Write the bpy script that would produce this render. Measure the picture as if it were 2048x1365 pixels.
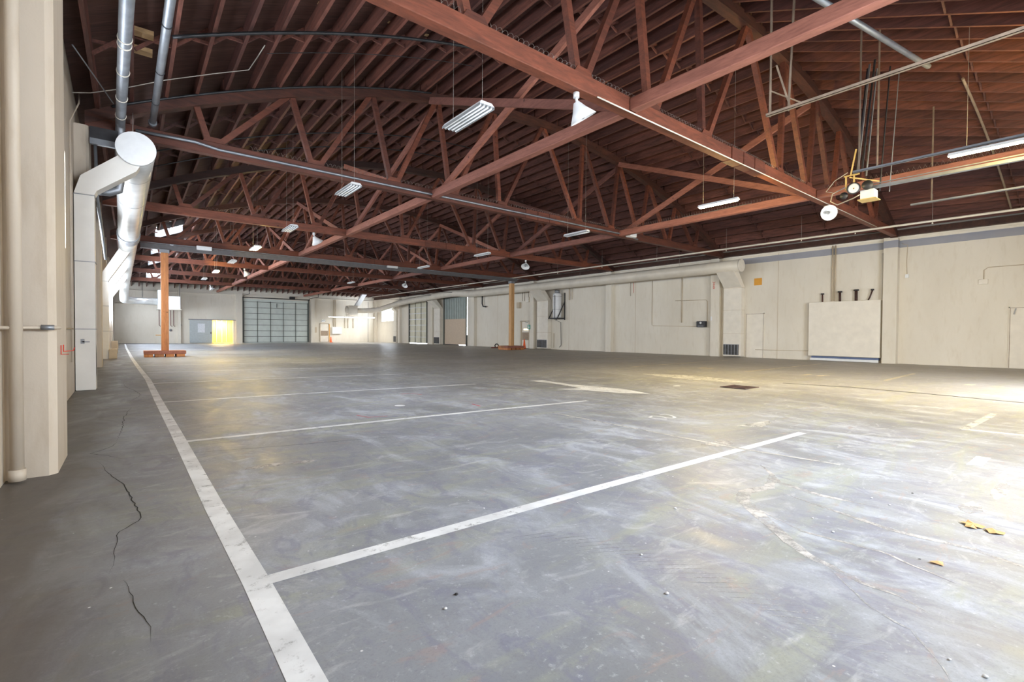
import bpy, bmesh, math, random
from mathutils import Vector, Matrix
random.seed(7)
R = math.radians
for o in list(bpy.data.objects): bpy.data.objects.remove(o)
scn = bpy.context.scene
COL = scn.collection

# ------------------------------------------------------------------ camera
cam = bpy.data.cameras.new('camera'); co = bpy.data.objects.new('camera', cam); COL.objects.link(co)
yaw, pit, rol = R(38.533), R(-1.0415), R(.3743)
fw = Vector((math.sin(yaw)*math.cos(pit), math.cos(yaw)*math.cos(pit), math.sin(pit)))
rt = Vector((math.cos(yaw), -math.sin(yaw), 0)); up = rt.cross(fw)
r2 = rt*math.cos(rol)+up*math.sin(rol); u2 = up*math.cos(rol)-rt*math.sin(rol)
mw = Matrix((r2, u2, -fw)).transposed().to_4x4(); mw.translation = Vector((0, 0, 1.2))
co.matrix_world = mw
cam.sensor_fit = 'HORIZONTAL'; cam.sensor_width = 36; cam.lens = 36*955.6/2048; cam.clip_start = .05; cam.clip_end = 300
scn.camera = co
# ------------------------------------------------------------------ world, exposure
SKY = 17.0
w = bpy.data.worlds.new('world'); scn.world = w; w.use_nodes = True
bg = w.node_tree.nodes['Background']; bg.inputs[0].default_value = (.84, .91, 1, 1); bg.inputs[1].default_value = SKY
scn.view_settings.view_transform = 'Standard'; scn.view_settings.look = 'None'
scn.view_settings.gamma = 1; scn.view_settings.use_curve_mapping = False
scn.view_settings.exposure = 0.43
scn.cycles.max_bounces = 10; scn.cycles.diffuse_bounces = 7; scn.cycles.glossy_bounces = 3
scn.cycles.transparent_max_bounces = 8; scn.cycles.sample_clamp_indirect = 6
scn.cycles.caustics_reflective = False; scn.cycles.caustics_refractive = False

# ------------------------------------------------------------------ dimensions (metres, x across, y down the hall)
YN, YF = -1.8, 63.3                       # near and far wall
XR = 26.4                                 # right wall
TY = [6.0+7.8*k for k in range(7)]        # the seven trusses
def xl(y): return -.72-.014*y             # left wall leans slightly outwards
def arch(x): return 9.05-(x-12.5)**2*.0197
def fz(x, y): return -.0032*max(y, 0)-.05*min(1, max(0, x/8))-.07*math.exp(-((x-9)/5)**2)
def roof(x, y, off):                      # underside height with the two end slopes
    a = arch(x)+off; lo = 5.5+off
    if y < TY[0]: t = max(0, (y-YN)/(TY[0]-YN)); return lo+(a-lo)*t
    if y > TY[-1]: t = min(1, max(0, (YF-y)/(YF-TY[-1]))); return lo+(a-lo)*t
    return a

# ------------------------------------------------------------------ materials
def new_mat(name):
    m = bpy.data.materials.new(name); m.use_nodes = True
    nt = m.node_tree; nt.nodes.clear(); out = nt.nodes.new('ShaderNodeOutputMaterial')
    b = nt.nodes.new('ShaderNodeBsdfPrincipled'); nt.links.new(b.outputs[0], out.inputs[0])
    return m, nt, b, out
def nd(nt, t, **k):
    n = nt.nodes.new(t)
    for a, v in k.items(): setattr(n, a, v)
    return n
def mix(nt, f, a, b, mode='MIX'):
    n = nd(nt, 'ShaderNodeMix', data_type='RGBA', blend_type=mode)
    for i, v in ((0, f), (6, a), (7, b)):
        if isinstance(v, (int, float)): n.inputs[i].default_value = v
        elif isinstance(v, tuple): n.inputs[i].default_value = (*v, 1)
        else: nt.links.new(v, n.inputs[i])
    return n.outputs[2]
def ramp(nt, f, a, b, lo=0., hi=1.):
    n = nd(nt, 'ShaderNodeMapRange'); n.inputs[1].default_value = a; n.inputs[2].default_value = b
    n.inputs[3].default_value = lo; n.inputs[4].default_value = hi; nt.links.new(f, n.inputs[0]); return n.outputs[0]
def noise(nt, scale, sx=(1, 1, 1), det=5, rough=.55, coord=None, dist=0.):
    mp = nd(nt, 'ShaderNodeMapping'); mp.inputs[3].default_value = sx
    if coord is None: coord = nd(nt, 'ShaderNodeNewGeometry').outputs['Position']
    nt.links.new(coord, mp.inputs[0])
    n = nd(nt, 'ShaderNodeTexNoise'); n.inputs['Scale'].default_value = scale
    n.inputs['Detail'].default_value = det; n.inputs['Roughness'].default_value = rough; n.inputs['Distortion'].default_value = dist
    nt.links.new(mp.outputs[0], n.inputs[0]); return n.outputs[0]
def bump(nt, b, h, s, d=.02):
    n = nd(nt, 'ShaderNodeBump'); n.inputs[0].default_value = s; n.inputs[1].default_value = d
    nt.links.new(h, n.inputs['Height']); nt.links.new(n.outputs[0], b.inputs['Normal'])

def simple(name, col, rough=.6, metal=0., var=.12, scale=6., emit=None, es=0., spec=.5):
    m, nt, b, out = new_mat(name)
    n = noise(nt, scale)
    c2 = tuple(max(0, c*(1-var)) for c in col); c1 = tuple(min(1, c*(1+var)) for c in col)
    nt.links.new(mix(nt, ramp(nt, n, .3, .7), c2, c1), b.inputs['Base Color'])
    b.inputs['Roughness'].default_value = rough; b.inputs['Metallic'].default_value = metal
    b.inputs['Specular IOR Level'].default_value = spec
    if emit: b.inputs['Emission Color'].default_value = (*emit, 1); b.inputs['Emission Strength'].default_value = es
    return m
def wood(name, c1, c2, stretch=(1, 1, 1), rough=.65, knots=True, hue=.25):
    m, nt, b, out = new_mat(name)
    oi = nd(nt, 'ShaderNodeObjectInfo')
    n1 = noise(nt, 3.5, stretch, 6, .6, dist=.6); n2 = noise(nt, 14, stretch, 4, .6)
    base = mix(nt, ramp(nt, n1, .3, .7), c1, c2)
    base = mix(nt, ramp(nt, n2, .45, .75, 0, .45), base, tuple(c*.45 for c in c1))
    vr = mix(nt, ramp(nt, oi.outputs['Random'], 0, 1, 0, 1), (.62, .60, .64), (1.25, 1.18, 1.1))
    base = mix(nt, 1.0, base, vr, 'MULTIPLY')
    if knots:
        v = nd(nt, 'ShaderNodeTexVoronoi'); v.inputs['Scale'].default_value = 1.6
        nt.links.new(nd(nt, 'ShaderNodeNewGeometry').outputs['Position'], v.inputs[0])
        base = mix(nt, ramp(nt, v.outputs['Distance'], .03, .07, .8, 0), base, tuple(c*.25 for c in c1))
    nt.links.new(base, b.inputs['Base Color']); b.inputs['Roughness'].default_value = rough
    bump(nt, b, n2, .25, .01)
    return m

M = {}
M['joist'] = wood('stained_joist_wood', (.075, .031, .025), (.205, .078, .058), (3, .35, 3))
M['truss'] = wood('red_brown_truss_wood', (.105, .034, .020), (.21, .064, .035), (.4, 1.5, 2.5), .6)
M['brace'] = wood('rose_brown_brace_wood', (.235, .095, .070), (.37, .155, .115), (1.6, .35, 2.5), .7)
M['chord_dark'] = wood('dark_stained_chord_wood', (.035, .014, .011), (.085, .030, .020), (.4, 1.5, 2.5))
M['dark_wood'] = wood('dark_timber', (.05, .022, .015), (.11, .045, .028), (1, 1, 1))
M['fresh_wood'] = wood('fresh_lumber', (.42, .17, .06), (.62, .28, .11), (3, 3, .3), .6)
M['pale_wood'] = wood('pale_lumber', (.45, .30, .15), (.6, .42, .22), (.5, 3, 3), .6)
# roof boards: planks run across the hall
m, nt, b, out = new_mat('roof_board_wood')
geo = nd(nt, 'ShaderNodeNewGeometry'); sep = nd(nt, 'ShaderNodeSeparateXYZ'); nt.links.new(geo.outputs['Position'], sep.inputs[0])
dv = nd(nt, 'ShaderNodeMath', operation='DIVIDE'); nt.links.new(sep.outputs[1], dv.inputs[0]); dv.inputs[1].default_value = .17
fl = nd(nt, 'ShaderNodeMath', operation='FLOOR'); nt.links.new(dv.outputs[0], fl.inputs[0])
fr = nd(nt, 'ShaderNodeMath', operation='FRACT'); nt.links.new(dv.outputs[0], fr.inputs[0])
wn = nd(nt, 'ShaderNodeTexWhiteNoise', noise_dimensions='1D'); nt.links.new(fl.outputs[0], wn.inputs['W'])
n1 = noise(nt, 2.2, (.6, 4, 1), 6, .6, dist=1.)
c = mix(nt, ramp(nt, n1, .3, .7), (.046, .020, .015), (.135, .062, .046))
c = mix(nt, ramp(nt, wn.outputs[0], 0, 1, .0, .6), c, (.07, .026, .018))
c = mix(nt, ramp(nt, fr.outputs[0], .0, .06, 1, 0), c, (.012, .007, .005))
nt.links.new(c, b.inputs['Base Color']); b.inputs['Roughness'].default_value = .75
M['deck'] = m
# painted concrete walls
def wall_mat(name, c1, c2, dirt):
    m, nt, b, out = new_mat(name)
    n1 = noise(nt, .45, (1, 1, .5), 6, .6); n2 = noise(nt, 5, (1, 1, .25), 5, .65); n3 = noise(nt, 60, (1, 1, 1), 2)
    c = mix(nt, ramp(nt, n1, .35, .65), c1, c2)
    c = mix(nt, ramp(nt, n2, .52, .8, 0, .5), c, dirt)
    nt.links.new(c, b.inputs['Base Color']); b.inputs['Roughness'].default_value = .55
    bump(nt, b, n3, .15, .004)
    return m
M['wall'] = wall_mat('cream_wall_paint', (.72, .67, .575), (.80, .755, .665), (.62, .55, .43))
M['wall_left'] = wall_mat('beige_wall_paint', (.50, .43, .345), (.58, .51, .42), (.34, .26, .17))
M['band'] = simple('blue_grey_paint', (.33, .34, .39), .6, var=.05, scale=2)
M['cream'] = simple('cream_enamel', (.82, .775, .69), .5, var=.05, scale=3)
M['cream_tan'] = simple('tan_enamel', (.55, .46, .34), .55, var=.06, scale=3)
# concrete floor
m, nt, b, out = new_mat('worn_concrete')
geo = nd(nt, 'ShaderNodeNewGeometry'); sep = nd(nt, 'ShaderNodeSeparateXYZ'); nt.links.new(geo.outputs['Position'], sep.inputs[0])
nA = noise(nt, .28, (1, 1.4, 1), 6, .6, dist=.8); nB = noise(nt, 1.1, (1.6, .7, 1), 7, .65, dist=1.2)
nC = noise(nt, 5, (1, 1, 1), 6, .7, dist=.5); nD = noise(nt, 30, (1, 1, 1), 4, .7); nE = noise(nt, .8, (.5, 2.2, 1), 6, .62, dist=2.)
nF = noise(nt, 2.6, (1.5, .8, 1), 8, .68, dist=1.5); nG = noise(nt, 2.1, (.7, 1.6, 1), 7, .66, dist=2.); nH = noise(nt, 90, (1, 1, 1), 3, .7)
c = mix(nt, ramp(nt, nA, .38, .62), (0.255, 0.273, 0.299), (0.373, 0.399, 0.445))
c = mix(nt, ramp(nt, nB, .50, .66, 0, .6), c, (0.580, 0.630, 0.715))
c = mix(nt, ramp(nt, nE, .50, .64, 0, .65), c, (0.373, 0.399, 0.329))
c = mix(nt, ramp(nt, nF, .50, .62, 0, .55), c, (0.228, 0.238, 0.329))
c = mix(nt, ramp(nt, nG, .56, .68, 0, .5), c, (0.593, 0.616, 0.642))
c = mix(nt, ramp(nt, nC, .54, .72, 0, .5), c, (0.207, 0.217, 0.263))
c = mix(nt, ramp(nt, nG, .40, .34, 0, .4), c, (0.414, 0.308, 0.277))
c = mix(nt, ramp(nt, nD, .60, .76, 0, .55), c, (0.690, 0.728, 0.788))
c = mix(nt, ramp(nt, nH, .50, .75, 0, .35), c, (0.166, 0.168, 0.190))
nS = noise(nt, 1.3, (1, .6, 1), 6, .6, dist=1.); ad = nd(nt, 'ShaderNodeMath', operation='MULTIPLY_ADD')   # blotchy brown dirt plus painted shade along the left wall
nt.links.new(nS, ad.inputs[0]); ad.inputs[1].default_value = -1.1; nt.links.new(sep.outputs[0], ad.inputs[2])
dirt_shade = ramp(nt, ad.outputs[0], .10, -1.0, 0, .85)
c = mix(nt, dirt_shade, c, (.085, .066, .048))
tan_r = ramp(nt, sep.outputs[0], 7, 22, 0, .55)                          # tan tint growing stronger across the right half
c = mix(nt, tan_r, c, (.36, .29, .19))
vo = nd(nt, 'ShaderNodeTexVoronoi'); vo.inputs['Scale'].default_value = 4.5; nt.links.new(geo.outputs['Position'], vo.inputs[0])
c = mix(nt, ramp(nt, vo.outputs['Distance'], .018, .03, .8, 0), c, (.85, .86, .87))
nt.links.new(c, b.inputs['Base Color'])
nt.links.new(ramp(nt, nB, .3, .7, .34, .62), b.inputs['Roughness']); b.inputs['Specular IOR Level'].default_value = .5
bump(nt, b, nD, .12, .004)
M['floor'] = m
def worn(name, col, keep=.5, scale=9, gaps=True):
    m, nt, b, out = new_mat(name)
    n1 = noise(nt, scale, (1, 1, 1), 8, .78); n2 = noise(nt, 2.4, (1, 1, 1), 4)
    nt.links.new(mix(nt, ramp(nt, n2, .38, .62), tuple(x*.76 for x in col), col), b.inputs['Base Color'])
    b.inputs['Roughness'].default_value = .5
    tr = nd(nt, 'ShaderNodeBsdfTransparent'); ms = nd(nt, 'ShaderNodeMixShader')
    nt.links.new(ramp(nt, n1, keep, keep+.14, 1, .25), ms.inputs[0])
    nt.links.new(tr.outputs[0], ms.inputs[1]); nt.links.new(b.outputs[0], ms.inputs[2]); nt.links.new(ms.outputs[0], out.inputs[0])
    return m
M['paint'] = worn('white_line_paint', (.90, .93, .96), .56)
M['paint_faint'] = worn('faded_line_paint', (.62, .62, .60), .5, 6)
M['paint_tan'] = worn('tan_line_paint', (.66, .58, .42), .56, 6)
M['paint_red'] = worn('red_marker_paint', (.72, .22, .26), .52, 8)
M['scuff'] = worn('chalky_scuff', (.60, .58, .57), .44, 5)
M['scuff2'] = worn('fine_scuff', (.52, .53, .54), .40, 7)
M['crack'] = simple('crack_shadow', (.012, .012, .012), .9)
M['dark_patch'] = worn('dark_sealant', (.07, .068, .068), .5, 6)
# metals and others
M['galv'] = simple('galvanised_steel', (.28, .30, .33), .48, .7, .18, 3)
M['galv_duct'] = simple('galvanised_duct', (.74, .75, .74), .30, .55, .10, 2.2)
M['duct_paint'] = simple('painted_duct', (.72, .67, .58), .42, .0, .10, 1.2)
M['duct_white'] = simple('white_duct', (.72, .70, .66), .45, .0, .06, 2)
M['beam_grey'] = simple('dull_grey_beam', (.13, .125, .13), .6, .1)
M['steel_grey'] = simple('grey_steel', (.27, .28, .30), .45, .5, .1)
M['steel_dark'] = simple('dark_steel', (.045, .045, .05), .5, .4, .2)
M['black_pipe'] = simple('black_pipe', (.03, .032, .036), .4, .3, .3)
M['steel_tan'] = simple('dusty_angle_iron', (.30, .23, .17), .6, .2, .2)
M['brass'] = simple('gold_chromate_steel', (.80, .58, .22), .4, .5, .1)
M['white'] = simple('white_enamel', (.80, .82, .84), .4, 0, .04)
M['wire'] = simple('thin_wire', (.40, .37, .33), .5, .5)
M['coil'] = simple('coil_wire', (.30, .25, .22), .5, .4)
M['cone'] = simple('orange_cone', (.90, .13, .02), .5, 0, .05)
M['rubber'] = simple('black_rubber', (.02, .02, .022), .7)
M['green'] = simple('green_sign', (.03, .30, .22), .5, 0, .04)
M['orange'] = simple('orange_sign', (.75, .36, .04), .55, 0, .05)
M['red'] = simple('red_paint', (.65, .05, .03), .5, 0, .1)
M['leaf'] = simple('dry_leaf', (.75, .42, .18), .7, 0, .15, 40)
M['door_grey'] = simple('blue_grey_door', (.45, .50, .52), .45, 0, .07)
M['panel_pale'] = simple('pale_green_panel', (.66, .72, .68), .4, 0, .06, 2)
M['panel_cream'] = simple('cream_panel', (.72, .70, .56), .4, 0, .08, 2)
M['panel_rib'] = simple('ribbed_fibreglass', (.36, .42, .40), .35, 0, .1, 2)
M['frame_dark'] = simple('dark_door_stile', (.12, .13, .12), .5, .2, .1)
M['board'] = simple('tan_board', (.34, .26, .19), .6)
M['vent'] = simple('vent_dark', (.06, .06, .06), .6, .2, .3)
M['warm_wall'] = simple('yellow_room_wall', (.75, .60, .28), .6, 0, .05)
M['lamp_yellow'] = simple('lit_warm_tube', (1, .9, .6), .5, emit=(1, .74, .26), es=130)
M['lamp_white'] = simple('lit_white_tube', (1, 1, 1), .5, emit=(1, .95, .85), es=14)
M['tube_off_glow'] = simple('fluorescent_tube', (.85, .87, .9), .3, emit=(.9, .95, 1), es=.12)  # unlit tubes, with a faint glow put into the material
M['reflector'] = simple('lamp_reflector', (.35, .37, .38), .3, .4, .05)
M['blue'] = simple('blue_strip', (.10, .14, .26), .5)
m, nt, b, out = new_mat('clear_pane')
b.inputs['Base Color'].default_value = (.9, .94, .96, 1); b.inputs['Roughness'].default_value = .05
tr = nd(nt, 'ShaderNodeBsdfTransparent'); ms = nd(nt, 'ShaderNodeMixShader'); ms.inputs[0].default_value = .10
nt.links.new(tr.outputs[0], ms.inputs[1]); nt.links.new(b.outputs[0], ms.inputs[2]); nt.links.new(ms.outputs[0], out.inputs[0])
M['glass'] = m

# ------------------------------------------------------------------ mesh helpers
ORG = {}
class MB:
    def __init__(s): s.v = []; s.f = []; s.sm = []
    def quad(s, pts, smooth=False):
        n = len(s.v); s.v += [tuple(p) for p in pts]; s.f.append(tuple(range(n, n+len(pts)))); s.sm.append(smooth); return s
    def hexa(s, p):   # 8 points: bottom 4 (ccw), top 4
        n = len(s.v); s.v += [tuple(q) for q in p]
        for f in ((3, 2, 1, 0), (4, 5, 6, 7), (0, 1, 5, 4), (1, 2, 6, 5), (2, 3, 7, 6), (3, 0, 4, 7)):
            s.f.append(tuple(n+i for i in f)); s.sm.append(False)
        return s
    def box(s, x0, x1, y0, y1, z0, z1):
        s.hexa([(x0, y0, z0), (x1, y0, z0), (x1, y1, z0), (x0, y1, z0), (x0, y0, z1), (x1, y0, z1), (x1, y1, z1), (x0, y1, z1)]); return s
    def bevbox(s, x0, x1, y0, y1, z0, z1, b=.01):
        pts = []
        for z, i in ((z0, b), (z0+b, 0), (z1-b, 0), (z1, b)):
            pts.append([(x0+i, y0+i, z), (x1-i, y0+i, z), (x1-i, y1-i, z), (x0+i, y1-i, z)])
        n = len(s.v)
        for r in pts: s.v += r
        s.f.append((n+3, n+2, n+1, n)); s.sm.append(False)
        for k in range(3):
            for i in range(4):
                j = (i+1) % 4; s.f.append((n+4*k+i, n+4*k+j, n+4*k+4+j, n+4*k+4+i)); s.sm.append(False)
        s.f.append((n+12, n+13, n+14, n+15)); s.sm.append(False); return s
    def beam(s, a, b, w, h, upv=(0, 0, 1), b_w=None, b_h=None):
        a = Vector(a); b = Vector(b); d = (b-a).normalized(); u = Vector(upv)
        sd = d.cross(u)
        if sd.length < 1e-5: sd = d.cross(Vector((1, 0, 0)))
        sd.normalize(); u = sd.cross(d).normalized()
        w2 = (b_w or w)/2; h2 = (b_h or h)/2; w1 = w/2; h1 = h/2
        s.hexa([a-sd*w1-u*h1, a+sd*w1-u*h1, b+sd*w2-u*h2, b-sd*w2-u*h2, a-sd*w1+u*h1, a+sd*w1+u*h1, b+sd*w2+u*h2, b-sd*w2+u*h2]); return s
    def tube(s, pts, r, seg=8, caps=True, closed=False):
        pts = [Vector(p) for p in pts]; n = len(pts); rr = r if isinstance(r, (list, tuple)) else [r]*n
        base = len(s.v); prev = None
        for i, p in enumerate(pts):
            d = (pts[min(i+1, n-1)]-pts[max(i-1, 0)]).normalized()
            if prev is None:
                u = Vector((0, 0, 1)) if abs(d.z) < .9 else Vector((1, 0, 0))
            else: u = prev
            sd = d.cross(u).normalized(); u = sd.cross(d).normalized(); prev = u
            for k in range(seg):
                t = 2*math.pi*k/seg; q = p+(sd*math.cos(t)+u*math.sin(t))*rr[i]; s.v.append(tuple(q))
        for i in range(n-1):
            for k in range(seg):
                k2 = (k+1) % seg
                s.f.append((base+i*seg+k, base+i*seg+k2, base+(i+1)*seg+k2, base+(i+1)*seg+k)); s.sm.append(True)
        if caps:
            s.f.append(tuple(base+k for k in range(seg))[::-1]); s.sm.append(False)
            s.f.append(tuple(base+(n-1)*seg+k for k in range(seg))); s.sm.append(False)
        return s
    def lathe(s, prof, c=(0, 0, 0), axis=(0, 0, 1), seg=20):
        a = Vector(axis).normalized(); u = a.cross(Vector((1, 0, 0)) if abs(a.x) < .9 else Vector((0, 1, 0))).normalized(); v = a.cross(u)
        base = len(s.v); c = Vector(c)
        for (r, h) in prof:
            for k in range(seg):
                t = 2*math.pi*k/seg; s.v.append(tuple(c+a*h+(u*math.cos(t)+v*math.sin(t))*max(r, 1e-4)))
        for i in range(len(prof)-1):
            for k in range(seg):
                k2 = (k+1) % seg
                s.f.append((base+i*seg+k, base+i*seg+k2, base+(i+1)*seg+k2, base+(i+1)*seg+k)); s.sm.append(True)
        return s
    def build(s, name, m, parent=None, kind=None, label=None, org=None):
        o = Vector(ORG[parent.name]) if parent else Vector(org or (0, 0, 0))
        me = bpy.data.meshes.new(name); me.from_pydata([(x-o.x, y-o.y, z-o.z) for x, y, z in s.v], [], s.f); me.update()
        me.polygons.foreach_set('use_smooth', s.sm)
        me.materials.append(m); ob = bpy.data.objects.new(name, me); COL.objects.link(ob)
        if parent: ob.parent = parent
        else: ob.location = o
        ORG[ob.name] = tuple(o)
        if kind: ob['kind'] = kind
        if label: ob['label'] = label
        return ob
def tag(o, label, cat, group=None):
    o['label'] = label; o['category'] = cat
    if group: o['group'] = group
    return o
def thing(name, label, cat, loc, group=None):
    o = bpy.data.objects.new(name, None); COL.objects.link(o); o.location = loc; o.empty_display_size = .2
    ORG[o.name] = tuple(loc); return tag(o, label, cat, group)
def copy_tree(o, parent=None):
    c = o.copy(); COL.objects.link(c); c.parent = parent
    for ch in o.children: copy_tree(ch, c)
    return c
def dup(o, loc, label, rz=None):
    c = copy_tree(o); c.location = loc; c['label'] = label
    if rz is not None: c.rotation_euler.z = rz
    return c
def arc(c, r, a0, a1, n, ax, ay):
    c = Vector(c); ax = Vector(ax); ay = Vector(ay)
    return [c+(ax*math.cos(a0+(a1-a0)*i/n)+ay*math.sin(a0+(a1-a0)*i/n))*r for i in range(n+1)]
def lin(a, b, n): return [a+(b-a)*i/n for i in range(n+1)]

# ================================================================== FLOOR
def frange(a, b, st):
    out = []
    while a < b-1e-6: out.append(a); a += st
    return out+[b]
f = MB(); xs = frange(-2.2, 27, .5); ys = frange(YN-6, 66, 1.)
for x in xs:
    for y in ys: f.v.append((x, y, fz(x, y)))
for i in range(len(xs)-1):
    for j in range(len(ys)-1):
        a = i*len(ys)+j; f.f.append((a, a+len(ys), a+len(ys)+1, a+1)); f.sm.append(True)
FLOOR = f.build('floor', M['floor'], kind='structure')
def strip(pts, w, name, m, lift=.004, kind=None, taper=False):
    P = []
    for (a, b) in zip(pts[:-1], pts[1:]):
        L = math.dist(a, b); n = max(1, int(L/.3))
        for i in range(n): P.append((a[0]+(b[0]-a[0])*i/n, a[1]+(b[1]-a[1])*i/n))
    P.append(pts[-1]); q = MB(); n = len(P); Lr = []
    for i, p in enumerate(P):
        a = P[max(0, i-1)]; b = P[min(n-1, i+1)]; dx, dy = b[0]-a[0], b[1]-a[1]; l = math.hypot(dx, dy) or 1
        ww = w/2*(math.sin(math.pi*(i+.3)/(n-.4)) if taper else 1)
        for sg in (-1, 1):
            x = p[0]-dy/l*ww*sg; y = p[1]+dx/l*ww*sg; q.v.append((x, y, fz(x, y)+lift*.4))
    for i in range(n-1): q.f.append((2*i, 2*i+1, 2*i+3, 2*i+2)[::-1]); q.sm.append(False)
    return q.build(name, m, FLOOR, kind)
def poly(pts, name, m, lift=.004):
    q = MB(); q.quad([(x, y, fz(x, y)+lift*.4+.0006) for x, y in pts]); return q.build(name, m, FLOOR)
# long edge line, slightly wavering far away as painted
strip([(.47, 1.0), (.465, 2.55), (.44, 3.85), (.41, 6.9), (.36, 10.6), (.32, 15), (.15, 21.6), (.0, 28), (-.13, 35.6), (-.3, 45), (-.5, 60)], .115, 'painted_line', M['paint'])
for k in range(10):
    y = 2.54+3.79*k
    strip([(.50-.014*y*.6, y), (6.97-.04*k, y+.01*k)], .10, 'painted_line', M['paint'] if k < 4 else M['paint_faint'] if k in (6, 9) else M['paint'], .005)
for x0, x1, y in ((16.3, 20.0, 3.9), (16.2, 23.3, 7.7), (15.0, 22.9, 11.5), (15.1, 22.9, 15.6), (15.2, 22.8, 19.2), (15.2, 22.8, 23), (15.2, 22.8, 26.8)):
    strip([(x0, y), (x1, y+.1)], .11, 'painted_line', M['paint_tan'], .005)
strip([(9.15, 1.3), (9.3, .4)], .10, 'painted_line', M['paint'])
strip([(9.15, 1.28), (11.3, 1.2)], .10, 'painted_line', M['paint_faint'])
strip([(5.3, 5.65), (5.3, 4.0), (5.3, 2.56), (5.44, 1.64)], .05, 'painted_line', M['paint_faint'], .005)
strip([(11.3, 37.6), (11.9, 23.3)], .10, 'painted_line', M['paint_faint'])
poly([(8.69, 10.14), (9.1, 10.03), (8.95, 8.72), (9.1, 8.17), (9.22, 7.23), (8.94, 6.3), (8.5, 6.86), (8.3, 7.58), (7.85, 8.2), (8.5, 7.98), (8.73, 9.13)], 'painted_arrow', M['paint'])
poly([(12.85, 9.58), (13.15, 9.32), (13.59, 7.82), (13.05, 6.07), (12.62, 6.12), (12.43, 7.46)], 'painted_arrow', M['paint_faint'])
strip([(6.36, 4.19), (6.23, 4.3), (6.27, 4.44), (6.42, 4.5), (6.49, 4.4), (6.47, 4.28), (6.52, 4.2), (6.62, 4.22), (6.72, 4.34), (6.75, 4.46), (6.63, 4.5)], .045, 'painted_numeral', M['paint'], .006)
poly([(6.69, 3.29), (7.22, 3.27), (7.59, 3.24), (7.36, 3.09), (6.92, 3.05)], 'paint_patch', M['paint_faint'])
poly([(6.54, .89), (7.14, .89), (7.16, .78), (6.6, .78)], 'paint_patch', M['paint'])
for a in (((16.42, 9.5), (17.1, 9.6)), ((16.34, 9.25), (16.9, 9.2)), ((16.33, 5.95), (16.92, 5.98)), ((16.42, 5.6), (16.95, 5.5)), ((16.55, 2.26), (16.97, 2.22)), ((16.69, 1.9), (16.93, 1.67))):
    strip(list(a), .16, 'paint_patch', M['paint_tan'])
strip([(2.62, 7.0), (2.69, 6.72), (2.96, 6.67)], .03, 'red_mark', M['paint_red'])
strip([(4.3, 9.07), (4.51, 9.05), (4.65, 8.8)], .04, 'red_mark', M['paint_red'])
strip([(4.75, 7.1), (4.72, 6.8)], .05, 'red_mark', M['paint_red'])
poly([(3.58+.09*math.cos(t*.4), 7.56+.09*math.sin(t*.4)) for t in range(16)], 'paint_patch', M['paint'], .006)
poly([(10.8+.12*math.cos(t*.4), 6.85+.08*math.sin(t*.4)) for t in range(16)], 'paint_patch', M['paint'], .006)
poly([(5.9+.16*math.cos(t*.4), 7.9+.05*math.sin(t*.8)) for t in range(16)], 'paint_patch', M['paint_faint'], .006)
strip([(13.47, 5.4), (13.76, 3.98), (13.61, 2.53), (13.2, .2)], .09, 'sealed_seam', M['dark_patch'])
# rough pale repair blobs
for cx, cy, a, bb in ((.95, 4.75, .16, .07), (1.25, 4.7, .12, .05), (5.6, .55, .35, .05), (4.8, .62, .2, .06), (5.35, 2.85, .25, .12)):
    poly([(cx+(a+random.uniform(-.25, .25)*a)*math.cos(t*math.pi/9), cy+(bb+random.uniform(-.2, .2)*bb)*math.sin(t*math.pi/9)) for t in range(18)], 'pale_patch', M['scuff'], .003)
# cracks
def jag(pts, amp):
    out = []
    for a, b in zip(pts[:-1], pts[1:]):
        n = max(2, int(math.dist(a, b)/.05))
        for i in range(n): out.append((a[0]+(b[0]-a[0])*i/n+random.uniform(-amp, amp), a[1]+(b[1]-a[1])*i/n+random.uniform(-amp, amp)))
    return out+[pts[-1]]
cracks = [([(-.09, 3.06), (-.08, 3.35), (-.07, 3.69), (.03, 3.83), (.04, 3.96), (.0, 4.3), (-.05, 4.81), (-.09, 4.97), (-.17, 5.33), (-.22, 5.67), (-.26, 5.85)], .006),
    ([(.05, 2.29), (.05, 2.42), (.01, 2.63), (-.02, 2.86), (-.04, 2.96)], .005),
    ([(-.51, 5.84), (-.27, 5.9), (-.09, 5.83), (.35, 5.72), (.7, 5.64), (1.52, 5.45), (2.8, 5.2)], .008),
    ([(-.09, 5.83), (-.19, 6.04), (-.33, 6.24), (-.26, 6.32), (-.16, 6.52), (-.13, 6.72)], .006),
    ([(-.14, 6.76), (-.1, 7.55), (-.09, 8.64), (-.01, 9.72), (.04, 9.81)], .01), ([(-.06, 10.3), (.08, 11.14), (.13, 11.47), (.05, 12.4), (-.1, 13.29), (-.18, 14.66)], .012)]
for p, a in cracks: strip(jag(p, a), .0065 if len(p) != 5 or p[0][1] > 3 else .0035, 'crack', M['crack'], .003, taper=True)
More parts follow.
